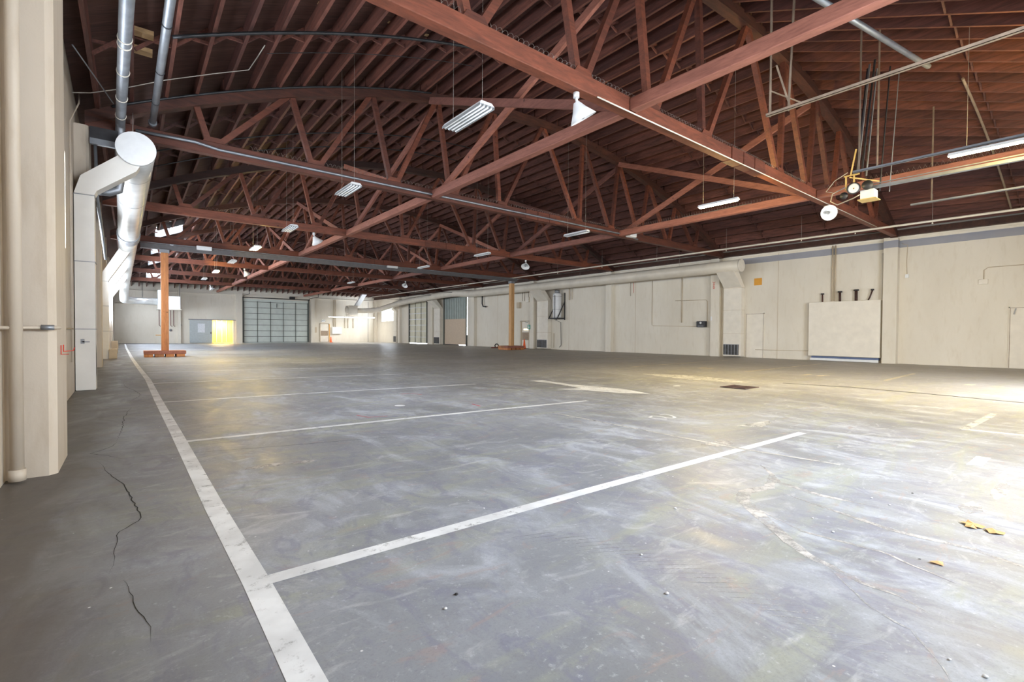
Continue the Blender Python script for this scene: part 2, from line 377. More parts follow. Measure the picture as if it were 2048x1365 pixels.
# scraped arcs in the near right of the floor
scr = [[(4.77, 2.11), (4.5, 1.88), (4.09, 1.73), (3.79, 1.79), (3.59, 1.71), (3.25, 1.37), (3.06, 1.17), (2.94, 1.02), (2.84, .76), (2.82, .6), (2.75, .48)],
    [(4.02, 1.62), (3.9, 1.23), (3.8, .86), (3.81, .67), (3.84, .48), (3.75, .27), (3.6, 0)], [(2.91, .94), (2.6, .66), (2.53, .5), (2.33, .36), (2.2, .3)],
    [(4.6, 1.95), (4.3, 1.75), (4.2, 1.4), (4.25, 1.0)], [(3.5, 1.6), (3.3, 1.2), (3.35, .8), (3.2, .45)]]
for i, p in enumerate(scr): strip(jag(p, .006), (.10, .05, .014, .07, .03)[i], 'scrape_mark', M['scuff'] if i != 2 else M['scuff2'], .003, taper=True)
for i in range(26):
    a = .75+.03*i; r = 1.5+.045*i
    strip([(1.0+r*math.cos(t), -.3+r*math.sin(t)) for t in lin(a*.75, a*.75+.16, 5)], .006, 'fine_scratch', M['scuff2'], .003, taper=True)
# drain grate
t = thing('drain_grate', 'rust-brown cast grate set in the floor near its middle', 'grate', (11.7, 5.7, fz(11.7, 5.7)))
g = MB(); z = fz(11.7, 5.7)+.004
for i in range(9): g.box(11.38+.08*i, 11.40+.08*i, 5.38, 6.0, z, z+.012)
for y in (5.38, 5.68, 5.98): g.box(11.36, 12.06, y, y+.03, z, z+.013)
g.build('bars', simple('rusty_iron', (.11, .065, .055), .7), t)
MB().box(11.36, 12.06, 5.38, 6.01, z-.003, z+.001).build('pit', M['crack'], t)
# leaves and crumbs
def leaf(name, pts, label, lift=.012):
    q = MB(); cx = sum(p[0] for p in pts)/len(pts); cy = sum(p[1] for p in pts)/len(pts); n = len(pts)
    q.v.append((cx, cy, fz(cx, cy)+lift+.006))
    for i, (x, y) in enumerate(pts): q.v.append((x, y, fz(x, y)+(.004 if i % 2 else lift)))
    for i in range(n): q.f.append((0, 1+i, 1+(i+1) % n)); q.sm.append(False)
    return tag(q.build(name, M['leaf']), label, 'leaf')
leaf('dry_leaf', [(4.34, .62), (4.37, .59), (4.42, .585), (4.40, .55), (4.37, .53), (4.38, .50), (4.35, .49), (4.31, .50), (4.29, .53), (4.27, .52), (4.25, .55), (4.27, .58), (4.31, .58)], 'large orange-brown dry leaf on the near right floor')
leaf('dry_leaf', [(4.30, .49), (4.34, .485), (4.35, .46), (4.33, .43), (4.31, .395), (4.28, .40), (4.25, .43), (4.24, .46), (4.27, .475)], 'orange-brown dry leaf touching the right edge of the larger leaf')
leaf('dry_leaf', [(3.39, .60), (3.43, .59), (3.44, .55), (3.40, .54)], 'small thin orange leaf nearer the camera than the large leaf')
deb = [(3.68, 2.36), (3.6, 1.24), (3.44, 1.07), (1.96, 1.28), (1.17, 1.87), (1.07, 1.8), (1.91, 2.7), (2.52, 2.39), (4.45, 1.13), (4.87, .97), (4.88, 1.01), (4.37, 1.0), (4.59, .84), (5.21, 1.11), (4.45, .81), (5.08, 1.44), (2.39, .26), (3.4, .64), (2.41, .36), (4.7, 1.25), (3.0, 1.9), (2.2, 1.6)]
for x, y in deb:
    q = MB(); s_ = random.uniform(.005, .012); q.lathe([(0, .0), (s_, .001), (s_*.8, s_*.5), (0, s_*.7)], (x, y, fz(x, y)+.003), seg=6)
    tag(q.build('floor_crumb', M['white'] if random.random() < .8 else M['steel_dark']), 'tiny crumb of paint or grit lying loose on the near floor', 'crumb', 'crumbs scattered on the near floor')

# ================================================================== WALLS
def wall(name, fn, s0, s1, z0, z1, holes, m, th=.25):
    ss = sorted({s0, s1, *[h[0] for h in holes], *[h[1] for h in holes]}); zz = sorted({z0, z1, *[h[2] for h in holes], *[h[3] for h in holes]})
    q = MB()
    for a, b in zip(ss[:-1], ss[1:]):
        for c, d in zip(zz[:-1], zz[1:]):
            if any(h[0]-1e-6 <= a and b <= h[1]+1e-6 and h[2]-1e-6 <= c and d <= h[3]+1e-6 for h in holes): continue
            p = [fn(a, 0), fn(b, 0), fn(b, th), fn(a, th)]
            q.hexa([(x, y, c) for x, y in p]+[(x, y, d) for x, y in p])
    return q.build(name, m, kind='structure')
LW = [(6.9+7.8*k, 11.3+7.8*k, 2.6, 4.25) for k in range(3)]+[(6.9+7.8*k, 12.0+7.8*k, 1.9, 4.35) for k in range(3, 7)]
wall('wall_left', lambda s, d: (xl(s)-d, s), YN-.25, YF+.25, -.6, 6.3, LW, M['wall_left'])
WR = (57.1, 61.4, 2.55, 4.2)
wall('wall_right', lambda s, d: (XR+d, s), YN-.25, YF+.25, -.6, 6.3, [WR, (48.75, 53.05, -.3, 4.75), (40.35, 44.8, -.3, 4.8)], M['wall'])
wall('wall_far', lambda s, d: (s, YF+d), -2, XR+.25, -.6, 6.3, [(7.1, 9.2, -.3, 2.35), (10.25, 17.45, -.3, 4.95)], M['wall'])
ND = [(2.2, 8.6, 2.2, 4.8), (13.3, 18.0, -.3, 4.3)]  # unseen openings; the high one is added to light the near floor
wall('wall_near', lambda s, d: (s, YN-d), -1.2, XR+.25, -.6, 6.3, ND, M['wall'])
def portal(name, loc, rot, sx, sy):
    l = bpy.data.lights.new(name, 'AREA'); l.shape = 'RECTANGLE'; l.size = sx; l.size_y = sy; l.cycles.is_portal = True
    o = bpy.data.objects.new(name, l); COL.objects.link(o); o.location = loc; o.rotation_euler = rot
for a, b, c, d in ND: portal('sky_portal', ((a+b)/2, YN-.2, (max(c, -.1)+d)/2), (R(90), 0, 0), b-a, d-max(c, -.1))
for a, b, c, d in LW: portal('sky_portal', (xl((a+b)/2)-.2, (a+b)/2, (c+d)/2), (0, R(-90), 0), d-c, b-a)
portal('sky_portal', (XR+.2, (WR[0]+WR[1])/2, (WR[2]+WR[3])/2), (0, R(90), 0), WR[3]-WR[2], WR[1]-WR[0])
# windows with frame, bars and pane
def window(name, fn, s0, s1, z0, z1, nb):
    q = MB(); d0, d1 = .10, .15
    def bar(a, b, c, d):
        p = [fn(a, d0), fn(b, d0), fn(b, d1), fn(a, d1)]; q.hexa([(x, y, c) for x, y in p]+[(x, y, d) for x, y in p])
    bar(s0, s1, z0, z0+.05); bar(s0, s1, z1-.05, z1); bar(s0, s0+.05, z0+.05, z1-.05); bar(s1-.05, s1, z0+.05, z1-.05)
    for k in range(1, nb): s = s0+(s1-s0)*k/nb; bar(s-.012, s+.012, z0+.05, z1-.05)
    o = q.build(name, M['white'], kind='structure')
    g = MB(); p = [fn(s0, .12), fn(s1, .12)]; g.quad([(*p[0], z0), (*p[1], z0), (*p[1], z1), (*p[0], z1)]); g.build('pane', M['glass'], o)
for k, h in enumerate(LW): window('window_%d' % (k+1), lambda s, d: (xl(s)-d, s), *h, 4)
window('window_8', lambda s, d: (XR+d, s), *WR, 3)
# piers on the left wall
for k, y in enumerate(TY+[YF-.3]):
    w0 = xl(y)-.02; fx = xl(y)+(.31 if k == 0 else .24); y0 = y-(.5 if k == 0 else .4); y1 = y+.35; c = .05
    q = MB(); z0 = fz(fx, y)-.05; z1 = 5.47
    lo = [(w0, y0, z0), (fx-c, y0, z0), (fx, y0+c, z0), (fx, y1-c, z0), (fx-c, y1, z0), (w0, y1, z0)]
    n = len(lo); q.v += lo+[(a, b, z1) for a, b, _ in lo]
    for i in range(n): j = (i+1) % n; q.f.append((i, j, j+n, i+n)); q.sm.append(False)
    q.f.append(tuple(range(n, 2*n))); q.sm.append(False)
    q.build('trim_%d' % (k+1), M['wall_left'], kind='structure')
# columns on the right wall
for k, y in enumerate(TY+[YF-.3]):
    q = MB(); yy = (6.15, 14.2, 22.0, 30.2, 39.0, 47.2, 55.5, 63)[k]
    q.box(26.08, XR+.02, yy-.28, yy+.22, fz(26, yy)-.05, 5.47)
    q.build('trim_%d' % (k+9), M['wall'], kind='structure')
# far wall columns
for k, (x0, x1) in enumerate(((3.95, 4.2), (9.45, 10.1), (17.75, 18.2))):
    MB().box(x0, x1, YF-.3, YF+.02, -.35, 5.5).build('trim_%d' % (k+17), M['wall'], kind='structure')
# ledge and blue-grey painted band at the head of the right wall
MB().box(XR-.06, XR+.02, YN, YF, 5.42, 5.50).build('trim_20', M['cream'], kind='structure')
MB().box(XR-.008, XR+.02, YN, 14, 5.02, 5.33).build('trim_21', M['band'], kind='structure')
MB().box(26.072, XR-.02, 5.862, 6.378, 5.02, 5.33).build('trim_22', M['band'], kind='structure')
MB().box(XR-.30, XR+.02, YN, YF, 5.50, 5.75).build('trim_23', M['dark_wood'], kind='structure')
MB().box(-1.6, XR, YF-.12, YF+.02, 5.30, 5.36).build('trim_24', M['cream'], kind='structure')
# panel joints of the tilt-up wall
for k, y in enumerate((19.9, 26.1, 35.3, 10.9)):
    MB().box(XR-.004, XR+.01, y-.012, y+.012, -.15, 5.4).build('trim_%d' % (k+25), M['cream_tan'], kind='structure')

# ================================================================== CEILING
SKL = [(1.15, 2.55, 33.6, 36.4), (1.15, 2.55, 41.5, 44.3), (1.15, 2.55, 49.2, 51.9), (1.15, 2.55, 56.2, 59.2)]
q = MB()
cx = sorted({*frange(-2.4, 27.2, .6), *[s[0] for s in SKL], *[s[1] for s in SKL]}); cy = sorted({YN-.6, *TY, YF+.6, *[s[2] for s in SKL], *[s[3] for s in SKL]})
for a, b in zip(cx[:-1], cx[1:]):
    for c, d in zip(cy[:-1], cy[1:]):
        if any(s[0]-1e-6 <= a and b <= s[1]+1e-6 and s[2]-1e-6 <= c and d <= s[3]+1e-6 for s in SKL): continue
        P = [(a, c), (b, c), (b, d), (a, d)]
        q.hexa([(x, y, roof(x, y, .62)) for x, y in P]+[(x, y, roof(x, y, .69)) for x, y in P])
CEIL = q.build('ceiling', M['deck'], kind='structure')
bays = [(YN+.02, TY[0])]+list(zip(TY[:-1], TY[1:]))+[(TY[-1], YF-.02)]
JX = [-.55+.6*i for i in range(45)]
jl = []
for bi, (a, b) in enumerate(bays):
    for x in JX:
        if xl(b)+.1 > x: continue
        segs = [(a, b)]
        for s in SKL:
            if s[0]-.05 < x < s[1]+.05 and a <= s[2] < b: segs = [(a, s[2]), (s[3], b)]
        for (c, d) in segs:
            if d-c > .1: jl.append((x, c+.03, d-.03))
def joist_mesh(q, x, a, b):
    j = random.uniform(-.012, .012); x += random.uniform(-.02, .02)
    za, zb = roof(x, a, .25+j), roof(x, b, .25+j); ta, tb = roof(x, a, .625), roof(x, b, .625); w = .032
    q.hexa([(x-w, a, za), (x+w, a, za), (x+w, b, zb), (x-w, b, zb), (x-w, a, ta), (x+w, a, ta), (x+w, b, tb), (x-w, b, tb)])
vis = [j for j in jl if j[1] < TY[1] and (j[1] > 5.9 or j[0] > 5)]
vis = sorted(vis, key=lambda j: math.hypot(j[0]-3, j[1]-3))[:98]
vs = set(vis)
for j in vis: q = MB(); joist_mesh(q, *j); q.build('joist', M['joist'], CEIL)
q = MB()
for j in jl:
    if j not in vs: joist_mesh(q, *j)
q.build('joist', M['joist'], CEIL, kind='stuff')
# cross bridging between joists, two rows a bay
q = MB(); near = []
for bi, (a, b) in enumerate(bays):
    for fy in ((.5,) if bi in (0,) else (.3, .66)):
        y = a+(b-a)*fy
        for x0, x1 in zip(JX[:-1], JX[1:]):
            if x0 < xl(y)+.1 or any(s[0]-.3 < x0 < s[1]+.3 and s[2]-.3 < y < s[3]+.3 for s in SKL): continue
            t = q
            if bi == 1 and x0 < 15: t = MB(); near.append(t)
            t.beam((x0+.03, y, roof(x0, y, .30)), (x1-.03, y+.04, roof(x1, y, .56)), .035, .06)
            t.beam((x0+.03, y+.06, roof(x0, y, .56)), (x1-.03, y+.06, roof(x1, y, .30)), .035, .06)
for t in near: t.build('bridging', M['joist'], CEIL)
q.build('bridging', M['joist'], CEIL, kind='stuff')
q = MB()
for x in (3.2, 5.0, 6.2): q.box(x-.55, x-.05, 9.2+x*.3, 9.3+x*.3, roof(x, 9, .55), roof(x, 9, .60))
for y in (10.9, 11.6): q.box(-.1, .35, y, y+.2, roof(.1, y, .50), roof(.1, y, .58))
q.build('scrap_board', M['pale_wood'], CEIL)
# skylights
for k, s in enumerate(SKL):
    q = MB(); z = lambda x, y: roof(x, y, .66)
    for x in (s[0], (s[0]+s[1])/2, s[1]): q.beam((x, s[2], z(x, s[2])), (x, s[3], z(x, s[3])), .04, .05)
    for i in range(4): y = s[2]+(s[3]-s[2])*i/3; q.beam((s[0], y, z(s[0], y)), (s[1], y, z(s[1], y)), .04, .05)
    for y in (s[2]-.05, s[3]): q.hexa([(s[0], y, roof(s[0], y, .27)), (s[1], y, roof(s[1], y, .27)), (s[1], y+.05, roof(s[1], y, .27)), (s[0], y+.05, roof(s[0], y, .27)), (s[0], y, roof(s[0], y, .62)), (s[1], y, roof(s[1], y, .62)), (s[1], y+.05, roof(s[1], y, .62)), (s[0], y+.05, roof(s[0], y, .62))])
    o = q.build('window_%d' % (k+9), M['steel_grey'], kind='structure')
    g = MB(); g.quad([(s[0], s[2], z(s[0], s[2])+.05), (s[1], s[2], z(s[1], s[2])+.05), (s[1], s[3], z(s[1], s[3])+.05), (s[0], s[3], z(s[0], s[3])+.05)]); g.build('pane', M['glass'], o)

# ================================================================== TRUSSES
BN = [1.6, 4.0, 6.3, 8.4, 10.45, 14.4, 16.45, 18.5, 20.8, 23.2]
TN = [1.2, 3.35, 5.6, 7.8, 10.05, 12.42, 14.7, 17.0, 19.2, 21.45, 23.6]
def make_truss():
    t = thing('roof_truss', '', 'truss', (0, 0, 5.48), 'bowstring trusses across the hall')
    zb = 5.48
    q = MB(); q.bevbox(-.75, 26.05, -.11, .11, zb, zb+.30, .012); q.build('bottom_chord', M['truss'], t)
    q = MB(); xs_ = lin(-.75, 26.05, 26)
    for a, b in zip(xs_[:-1], xs_[1:]):
        q.hexa([(a, -.13, arch(a)), (b, -.13, arch(b)), (b, .13, arch(b)), (a, .13, arch(a)), (a, -.13, arch(a)+.27), (b, -.13, arch(b)+.27), (b, .13, arch(b)+.27), (a, .13, arch(a)+.27)])
    q.build('top_chord', M['chord_dark'], t)
    links = []
    for i, x in enumerate(TN):
        lo = [b for b in BN if abs(b-x) < 2.3]; lo = sorted(lo, key=lambda b: abs(b-x))[:2]
        for b in lo: links.append((x, b))
    for x, b in links:
        s = .10 if b > x else -.10
        a = Vector((x+s*.6, 0, arch(x)+.02)); c = Vector((b-s, 0, zb+.28))
        MB().beam(a, c, .13, .13, (0, 1, 0)).build('web_member', M['truss'], t)
    for x in BN:
        q = MB()
        q.hexa([(x-.24, -.085, zb+.29), (x+.24, -.085, zb+.29), (x+.24, .085, zb+.29), (x-.24, .085, zb+.29), (x-.15, -.085, zb+.42), (x+.15, -.085, zb+.42), (x+.15, .085, zb+.42), (x-.15, .085, zb+.42)])
        q.build('bearing_block', M['truss'], t)
    q = MB()
    for x in (11.8, 12.4, 13.0): q.box(x-.28, x+.28, -.135, .135, zb-.012, zb+.31)
    q.build('splice_plate', M['truss'], t)
    return t
T0 = make_truss()
tl = ['nearest complete bowstring truss, its bottom chord crossing the top right of the view', 'second bowstring truss from the camera, a grey pipe along its bottom chord', 'third bowstring truss from the camera, seen behind the piped chord',
      'fourth bowstring truss from the camera, propped by the grey beam and timber posts', 'fifth bowstring truss from the camera, first beyond the propped beam', 'sixth bowstring truss from the camera, second beyond the propped beam', 'farthest bowstring truss, last before the far wall']
for k, y in enumerate(TY):
    if k == 0: T0.location = (0, y, 5.48); T0['label'] = tl[0]
    else: dup(T0, (0, y, 5.48), tl[k])
# longitudinal struts and sway braces in two lines
nm = ['near end wall and first truss', 'first and second trusses', 'second and third trusses', 'third and fourth trusses', 'fourth and fifth trusses', 'fifth and sixth trusses', 'sixth and last trusses', 'last truss and far wall']
for X, side in ((7.65, 'left'), (17.0, 'right')):
    ye = [YN]+TY+[YF]
    for k in range(8):
        a, b = ye[k]+(.02 if k == 0 else .13), ye[k+1]-(.13 if k < 7 else .02)
        o = MB().bevbox(X-.10, X+.10, a, b, 5.50, 5.74, .012).build('tie_beam', M['brace'])
        tag(o, 'rose-brown %s tie beam between the %s' % (side, nm[k]), 'beam', 'tie beams running the length of the hall')
    for k in range(6):
        a, b = TY[k]+.13, TY[k+1]-.13
        z1 = arch(X)-.02
        o = MB().beam((X-.152, a, 5.66), (X-.152, b, z1), .09, .19).build('sway_brace', M['brace'])
        tag(o, 'diagonal %s brace rising away from the camera between the %s' % (side, nm[k+1]), 'brace', 'sway braces rising away from the camera')
        o = MB().beam((X+.152, b, 5.66), (X+.152, a, z1), .09, .19).build('sway_brace', M['brace'])
        tag(o, 'diagonal %s brace rising towards the camera between the %s' % (side, nm[k+1]), 'brace', 'sway braces rising towards the camera')
# coiled wire on the chord tops
def coil(name, p0, p1, n, label, r=.055, seg=3, res=9):
    q = MB(); a = Vector(p0); b = Vector(p1); d = (b-a); L = d.length; d.normalize(); sd = d.cross(Vector((0, 0, 1)))
    pts = []
    for i in range(n*res+1):
        t = i/res*2*math.pi; pts.append(a+d*(L*i/(n*res))+(Vector((0, 0, 1))*(math.cos(t)+1)+sd*math.sin(t))*r)
    q.tube(pts, .0035 if seg == 3 else .004, seg, False)
    return tag(q.build(name, M['coil']), label, 'wire coil', 'coiled deterrent wires on the roof timbers')
coil('wire_coil', (2.2, 5.98, 5.79), (16.2, 5.98, 5.79), 130, 'thin coiled wire on top of the nearest truss chord')
coil('wire_coil', (2.4, 13.78, 5.79), (20, 13.78, 5.79), 150, 'thin coiled wire on the second truss chord above the grey pipe')
coil('wire_coil', (2.2, 21.58, 5.79), (20, 21.58, 5.79), 130, 'thin coiled wire on top of the third truss chord')
coil('wire_coil', (2.2, 37.18, 5.79), (20, 37.18, 5.79), 90, 'thin coiled wire on the fifth truss chord')
coil('wire_coil', (16.97, 6.3, 5.75), (16.97, 13.5, 5.75), 70, 'thin coiled wire on the right tie beam beside the lit yellow fixture')
coil('wire_coil', (16.97, -1.6, 5.75), (16.97, 5.7, 5.75), 60, 'thin coiled wire on the right tie beam nearest the camera')
# ================================================================== LEFT DUCT
D = thing('spiral_duct', 'large galvanised spiral duct hung along the left wall with capped near end', 'duct', (-.3, 35, 5.05))
def dx(y): return .10-.014*(y-12.96)
q = MB(); zs = 5.03
path = [(dx(y), y, zs) for y in frange(12.98, 50, 1.5)]+[(dx(53), 53, 4.9), (dx(56), 56, 4.55), (dx(58.4), 58.4, 4.2)]
path += [tuple(p) for p in arc((dx(58.4)+1.5, 58.8, 4.1), 1.5, math.pi, math.pi/2, 8, (1, 0, 0), (0, 1, 0))]+[(2.09, 60.3, 4.08)]
q.tube(path, .335, 28)
for y in frange(13.1, 24, .14)+frange(25.6, 50, .7):
    z = zs if y < 51 else zs-.11*(y-51)*.9
    if y > 51: continue
    q.tube([(dx(y), y-.008, z), (dx(y), y+.008, z)], .346, 28, False)
q.build('pipe', M['galv_duct'], D)
q = MB()
for y in (14.6, 17.6, 26.9, 33.2, 38.5, 44.5): q.tube([(dx(y), y-.02, zs), (dx(y), y+.02, zs)], .349, 28, False)
for y in (24.6, 25.2): q.tube([(dx(y), y-.3, zs), (dx(y), y+.3, zs)], .375, 28)
q.build('band', M['steel_grey'], D)
q = MB(); q.tube([(dx(12.9), 12.90, zs), (dx(12.98), 12.985, zs)], .345, 32); q.build('end_cap', M['white'], D)
q = MB(); q.tube([(.05, 13.3, zs+.3), (.05, 13.3, 5.9)], .006, 5); q.tube([(dx(25)+.2, 25, zs+.3), (dx(25)+.2, 25, 6.3)], .006, 5); q.build('hanger', M['wire'], D)
def drop(Y, w, label, dm, zb, zt, box=None):
    xw = xl(Y+w)+.02; xo = xw+.31; y0, y1 = Y, Y+w
    t = MB().bevbox(xw, xo, y0, y1, zb, zt, .01).build('branch_duct', dm, D, label=label)
    zc = zs-.46; X2 = dx(Y)
    q = MB(); q.hexa([(xw, y0, zt), (xo, y0, zt), (xo, y1, zt), (xw, y1, zt), (xw+.10, y0, zt+.36), (xo+.04, y0, zt+.09), (xo+.04, y1, zt+.09), (xw+.10, y1, zt+.36)]); q.build('elbow', dm, t)
    q = MB(); q.hexa([(xo+.04, y0, zt+.09), (X2, y0, zc), (X2, y1, zc), (xo+.04, y1, zt+.09), (xw+.10, y0, zt+.36), (X2-.30, y0, zc+.27), (X2-.30, y1, zc+.27), (xw+.10, y1, zt+.36)])
    q.hexa([(X2, y0+.02, zc), (X2+.1, y0+.02, zc+.2), (X2+.1, y1-.02, zc+.2), (X2, y1-.02, zc), (X2-.30, y0+.02, zc+.27), (X2-.2, y0+.02, zc+.42), (X2-.2, y1-.02, zc+.42), (X2-.30, y1-.02, zc+.27)])
    q.build('inclined_run', dm, t)
    for z in (zb+1.25, (zb+1.25+zt)/2, zt-.02): MB().box(xw-.01, xo+.012, y0-.012, y1+.012, z-.007, z+.007).build('seam', M['steel_grey'], t)
    if box: MB().bevbox(xo+.001, xo+.27, y0-.05, y1+.1, zb+.02, zb+box, .01).build('outlet_box', M['cream_tan'], t)
    else:
        q = MB(); q.quad([(xo+.003, y0+.05, zb+.35), (xo+.003, y0+w*.6, zb+.15), (xo+.003, y0+w*.6, zb+.75), (xo+.003, y0+.12, zb+.95)]); q.build('torn_opening', M['rubber'], t)
        q = MB(); q.box(xw+.08, xw+.14, y0-.004, y0+.002, zb+.95, zb+1.05); q.box(xw+.10, xw+.22, y0-.004, y0+.002, zb+.98, zb+1.0); q.build('scuff_mark', M['steel_grey'], t)
drop(12.99, .40, 'white square branch nearest the camera, torn open near its foot', M['duct_white'], -.04, 3.95)
drop(27.6, .5, 'white square branch with a tan box at its foot', M['duct_white'], -.11, 3.35, .45)
drop(34.8, .5, None, M['duct_white'], -.13, 3.4, .7)
drop(42.6, .5, None, M['duct_white'], -.16, 3.4, .4)
# left air unit at the far end
t = thing('air_handler', 'white air handler hung high at the far left behind the timber post', 'heater', (3.1, 61, 3.3))
MB().bevbox(2.45, 3.95, 59.9, 61.4, 3.35, 4.65, .02).build('cabinet', M['white'], t)
MB().bevbox(2.1, 2.6, 59.85, 60.8, 3.3, 5.25, .02).build('plenum', M['white'], t)
q = MB()
for x in (2.5, 3.9): q.beam((x, 60, 4.6), (x, 60, 5.9), .04, .04)
q.build('hanger', M['steel_dark'], t)
q = MB(); q.box(2.0, 4.1, 59.8, 61.5, 3.28, 3.34); q.build('tray', M['cream'], t)
q = MB()
for x in (2.3, 3.3, 3.55): q.tube([(x, 62.9, 3.4), (x, 62.9, 1.7), (x+.12, 63.1, 1.6)], .035, 6)
q.build('pipe', simple('maroon_pipe', (.20, .07, .06), .6), t)
# ================================================================== RIGHT DUCT
t = thing('round_duct', 'long cream painted round duct along the right wall with a capped end', 'duct', (25.3, 30, 4.83))
path = [(25.35, y, 4.84) for y in frange(12.35, 37, 2)]+[(25.3, 38.2, 4.84), (25.0, 39.6, 4.95), (24.9, 41, 5.02), (24.95, 43, 4.98), (25.1, 46, 4.9), (25.2, 50, 4.8), (25.15, 53, 4.65), (25.0, 55.5, 4.35), (24.7, 58, 3.98), (24.3, 60, 3.9), (23.6, 61.2, 3.9), (22.87, 61.4, 3.9)]
MB().tube(path, .325, 24).build('pipe', M['duct_paint'], t)
q = MB()
for y in (14.2, 18, 22.1, 22.5, 26, 30, 34, 36.8): q.tube([(25.35, y-.02, 4.84), (25.35, y+.02, 4.84)], .336, 24, False)
q.build('band', M['duct_paint'], t)
MB().tube([(25.35, 12.30, 4.84), (25.35, 12.37, 4.84)], .335, 24).build('end_cap', M['cream'], t)
q = MB()
for y in (16, 24, 32, 40): q.tube([(25.35, y, 5.1), (25.35, y, 6.2)], .008, 4)
q.build('hanger', M['wire'], t)
RD = t
def rdrop(Y0, Y1, grille=True):
    z0 = fz(26, Y0)+.05; X0, X1 = 26.02, XR-.01
    t = MB().bevbox(X0, X1, Y0, Y1, z0, 3.75, .012).build('branch_duct', M['cream'], RD)
    q = MB(); q.hexa([(X0, Y0, 3.75), (X1, Y0, 3.75), (X1, Y1, 3.75), (X0, Y1, 3.75), (25.12, Y0+.02, 4.55), (25.62, Y0+.02, 4.68), (25.62, Y1-.02, 4.68), (25.12, Y1-.02, 4.55)]); q.build('inclined_run', M['cream'], t)
    for z in (1.2, 2.5, 3.72): MB().box(X0-.012, X1, Y0-.012, Y1+.012, z, z+.012).build('seam', M['cream_tan'], t)
    if grille:
        MB().box(X0-.006, X0+.004, Y0+.12, Y1-.02, z0+.07, .60).build('grille', M['vent'], t)
        q = MB(); q.box(X0-.016, X0-.006, Y0+.10, Y1-.02, .59, .62)
        for k in range(5): y = Y0+.16+(Y1-Y0-.22)*k/4.5; q.box(X0-.016, X0-.006, y, y+.03, z0+.07, .595)
        q.build('grille_bars', M['steel_grey'], t)
rdrop(12.62, 13.62); rdrop(28.1, 29.4); rdrop(45.2, 46.5); rdrop(56.0, 56.9)
t = thing('air_handler', 'cream air handler hung high in the far right corner', 'heater', (22.2, 61.4, 3.2))
MB().bevbox(21.75, 22.85, 60.7, 62.0, 3.2, 4.5, .02).build('cabinet', M['duct_paint'], t)
MB().lathe([(0, 0), (.42, .0), (.45, .1), (.42, .3)], (21.55, 61.3, 3.95), (1, 0, 0), 20).build('fan_housing', M['duct_paint'], t)
MB().hexa([(22.6, 60.9, 4.5), (23.2, 60.9, 4.5), (23.2, 61.4, 4.5), (22.6, 61.4, 4.5), (23.0, 59.5, 5.9), (23.6, 59.5, 5.9), (23.6, 60.0, 5.9), (23.0, 60.0, 5.9)]).build('flue', M['white'], t)
# ================================================================== PIPES OVERHEAD
def pipe(name, pts, r, m, label, cat='pipe', seg=10, group=None, extra=None):
    t = MB().tube(pts, r, seg).build(name, M[m]); tag(t, label, cat, group); return t
t = thing('sprinkler_pipe', 'long cream sprinkler pipe under the eaves of the right wall', 'pipe', (23.1, 25, 5.4))
MB().tube([(23.1, y, 5.405) for y in frange(YN+.02, 58, 4)], .042, 10).build('run', M['duct_paint'], t)
q = MB()
for y in (4.2, 6.6, 8.6, 12, 16, 20, 24, 30, 36): q.tube([(23.1, y, 5.3), (23.1, y, 5.40), (23.45, y, 5.30)], .03, 6)
q.build('fitting', M['duct_paint'], t)
q = MB()
for y in (4.2, 8.6, 12, 16, 20, 24): q.tube([(23.1, y, 5.42), (23.1, y, 6.4)], .006, 4)
q.build('hanger', M['wire'], t)
# two galvanised pipes overhead on the left, sloping away from the camera
t = thing('galvanised_pipe', 'thicker galvanised pipe overhead, hung nearer to the left wall with cream clamps', 'pipe', (-.05, 10, 5.6))
a, b = Vector((.03, 6.3, 5.50)), Vector((-.16, 13.40, 5.66))
q = MB(); q.tube([a, b, b+Vector((0, .10, -.06)), b+Vector((-.01, .12, -.2)), b+Vector((-.02, .12, -1.25)), b+Vector((-.04, .12, -1.42)), b+Vector((-.2, .12, -1.5)), b+Vector((-.55, .12, -1.5))], .085, 14); q.build('run', M['galv'], t)
for k_ in (.42, .45, .60, .78, .93): c = a+(b-a)*k_; d_ = (b-a).normalized(); MB().tube([c-d_*.012, c+d_*.012], .095, 16).build('clamp', M['duct_paint'], t)
a, b = Vector((.46, 6.3, 5.66)), Vector((.40, 13.4, 5.84))
t = thing('galvanised_pipe', 'thinner galvanised pipe overhead, right of the thicker clamped one', 'pipe', tuple((a+b)/2))
MB().tube([a, b], .062, 14).build('run', M['galv'], t)
for k_ in (.35, .6, .82): c = a+(b-a)*k_; d_ = (b-a).normalized(); MB().tube([c-d_*.015, c+d_*.015], .070, 14).build('clamp', M['steel_dark'], t)
MB().tube([b, b+Vector((0, .12, -.01))], .08, 14).build('cap', M['galv'], t)
def pline(p): return pipe('galvanised_pipe', p, .05, 'galv', 'short galvanised pipe crossing behind the right tie beam overhead')
pline([(6.9, 3.2, 6.43), (13.1, 2.5, 6.83)])
def archpipe(y, x0, x1, off, r, m, label, n=24):
    return pipe('conduit', [(x, y, roof(x, y, off)) for x in lin(x0, x1, n)], r, m, label, 'conduit', 8)
archpipe(10.5, .6, 8.0, .15, .035, 'black_pipe', 'black conduit bowed under the joists ahead of the second truss')
archpipe(13.62, -.3, 7.5, .23, .03, 'black_pipe', 'dark conduit along the bowed top of the second truss')
pipe('conduit', [(-.85, 12.35, 5.69), (-.6, 12.5, 5.82), (-.15, 12.53, 6.05), (.58, 12.36, 6.4), (1.46, 12.28, 6.8), (2.1, 12.21, 7.07), (2.16, 11.6, 7.1), (2.23, 11.2, 7.2)], .011, 'wire', 'thin pale conduit strung beneath the joists at upper left', 'conduit', 6)
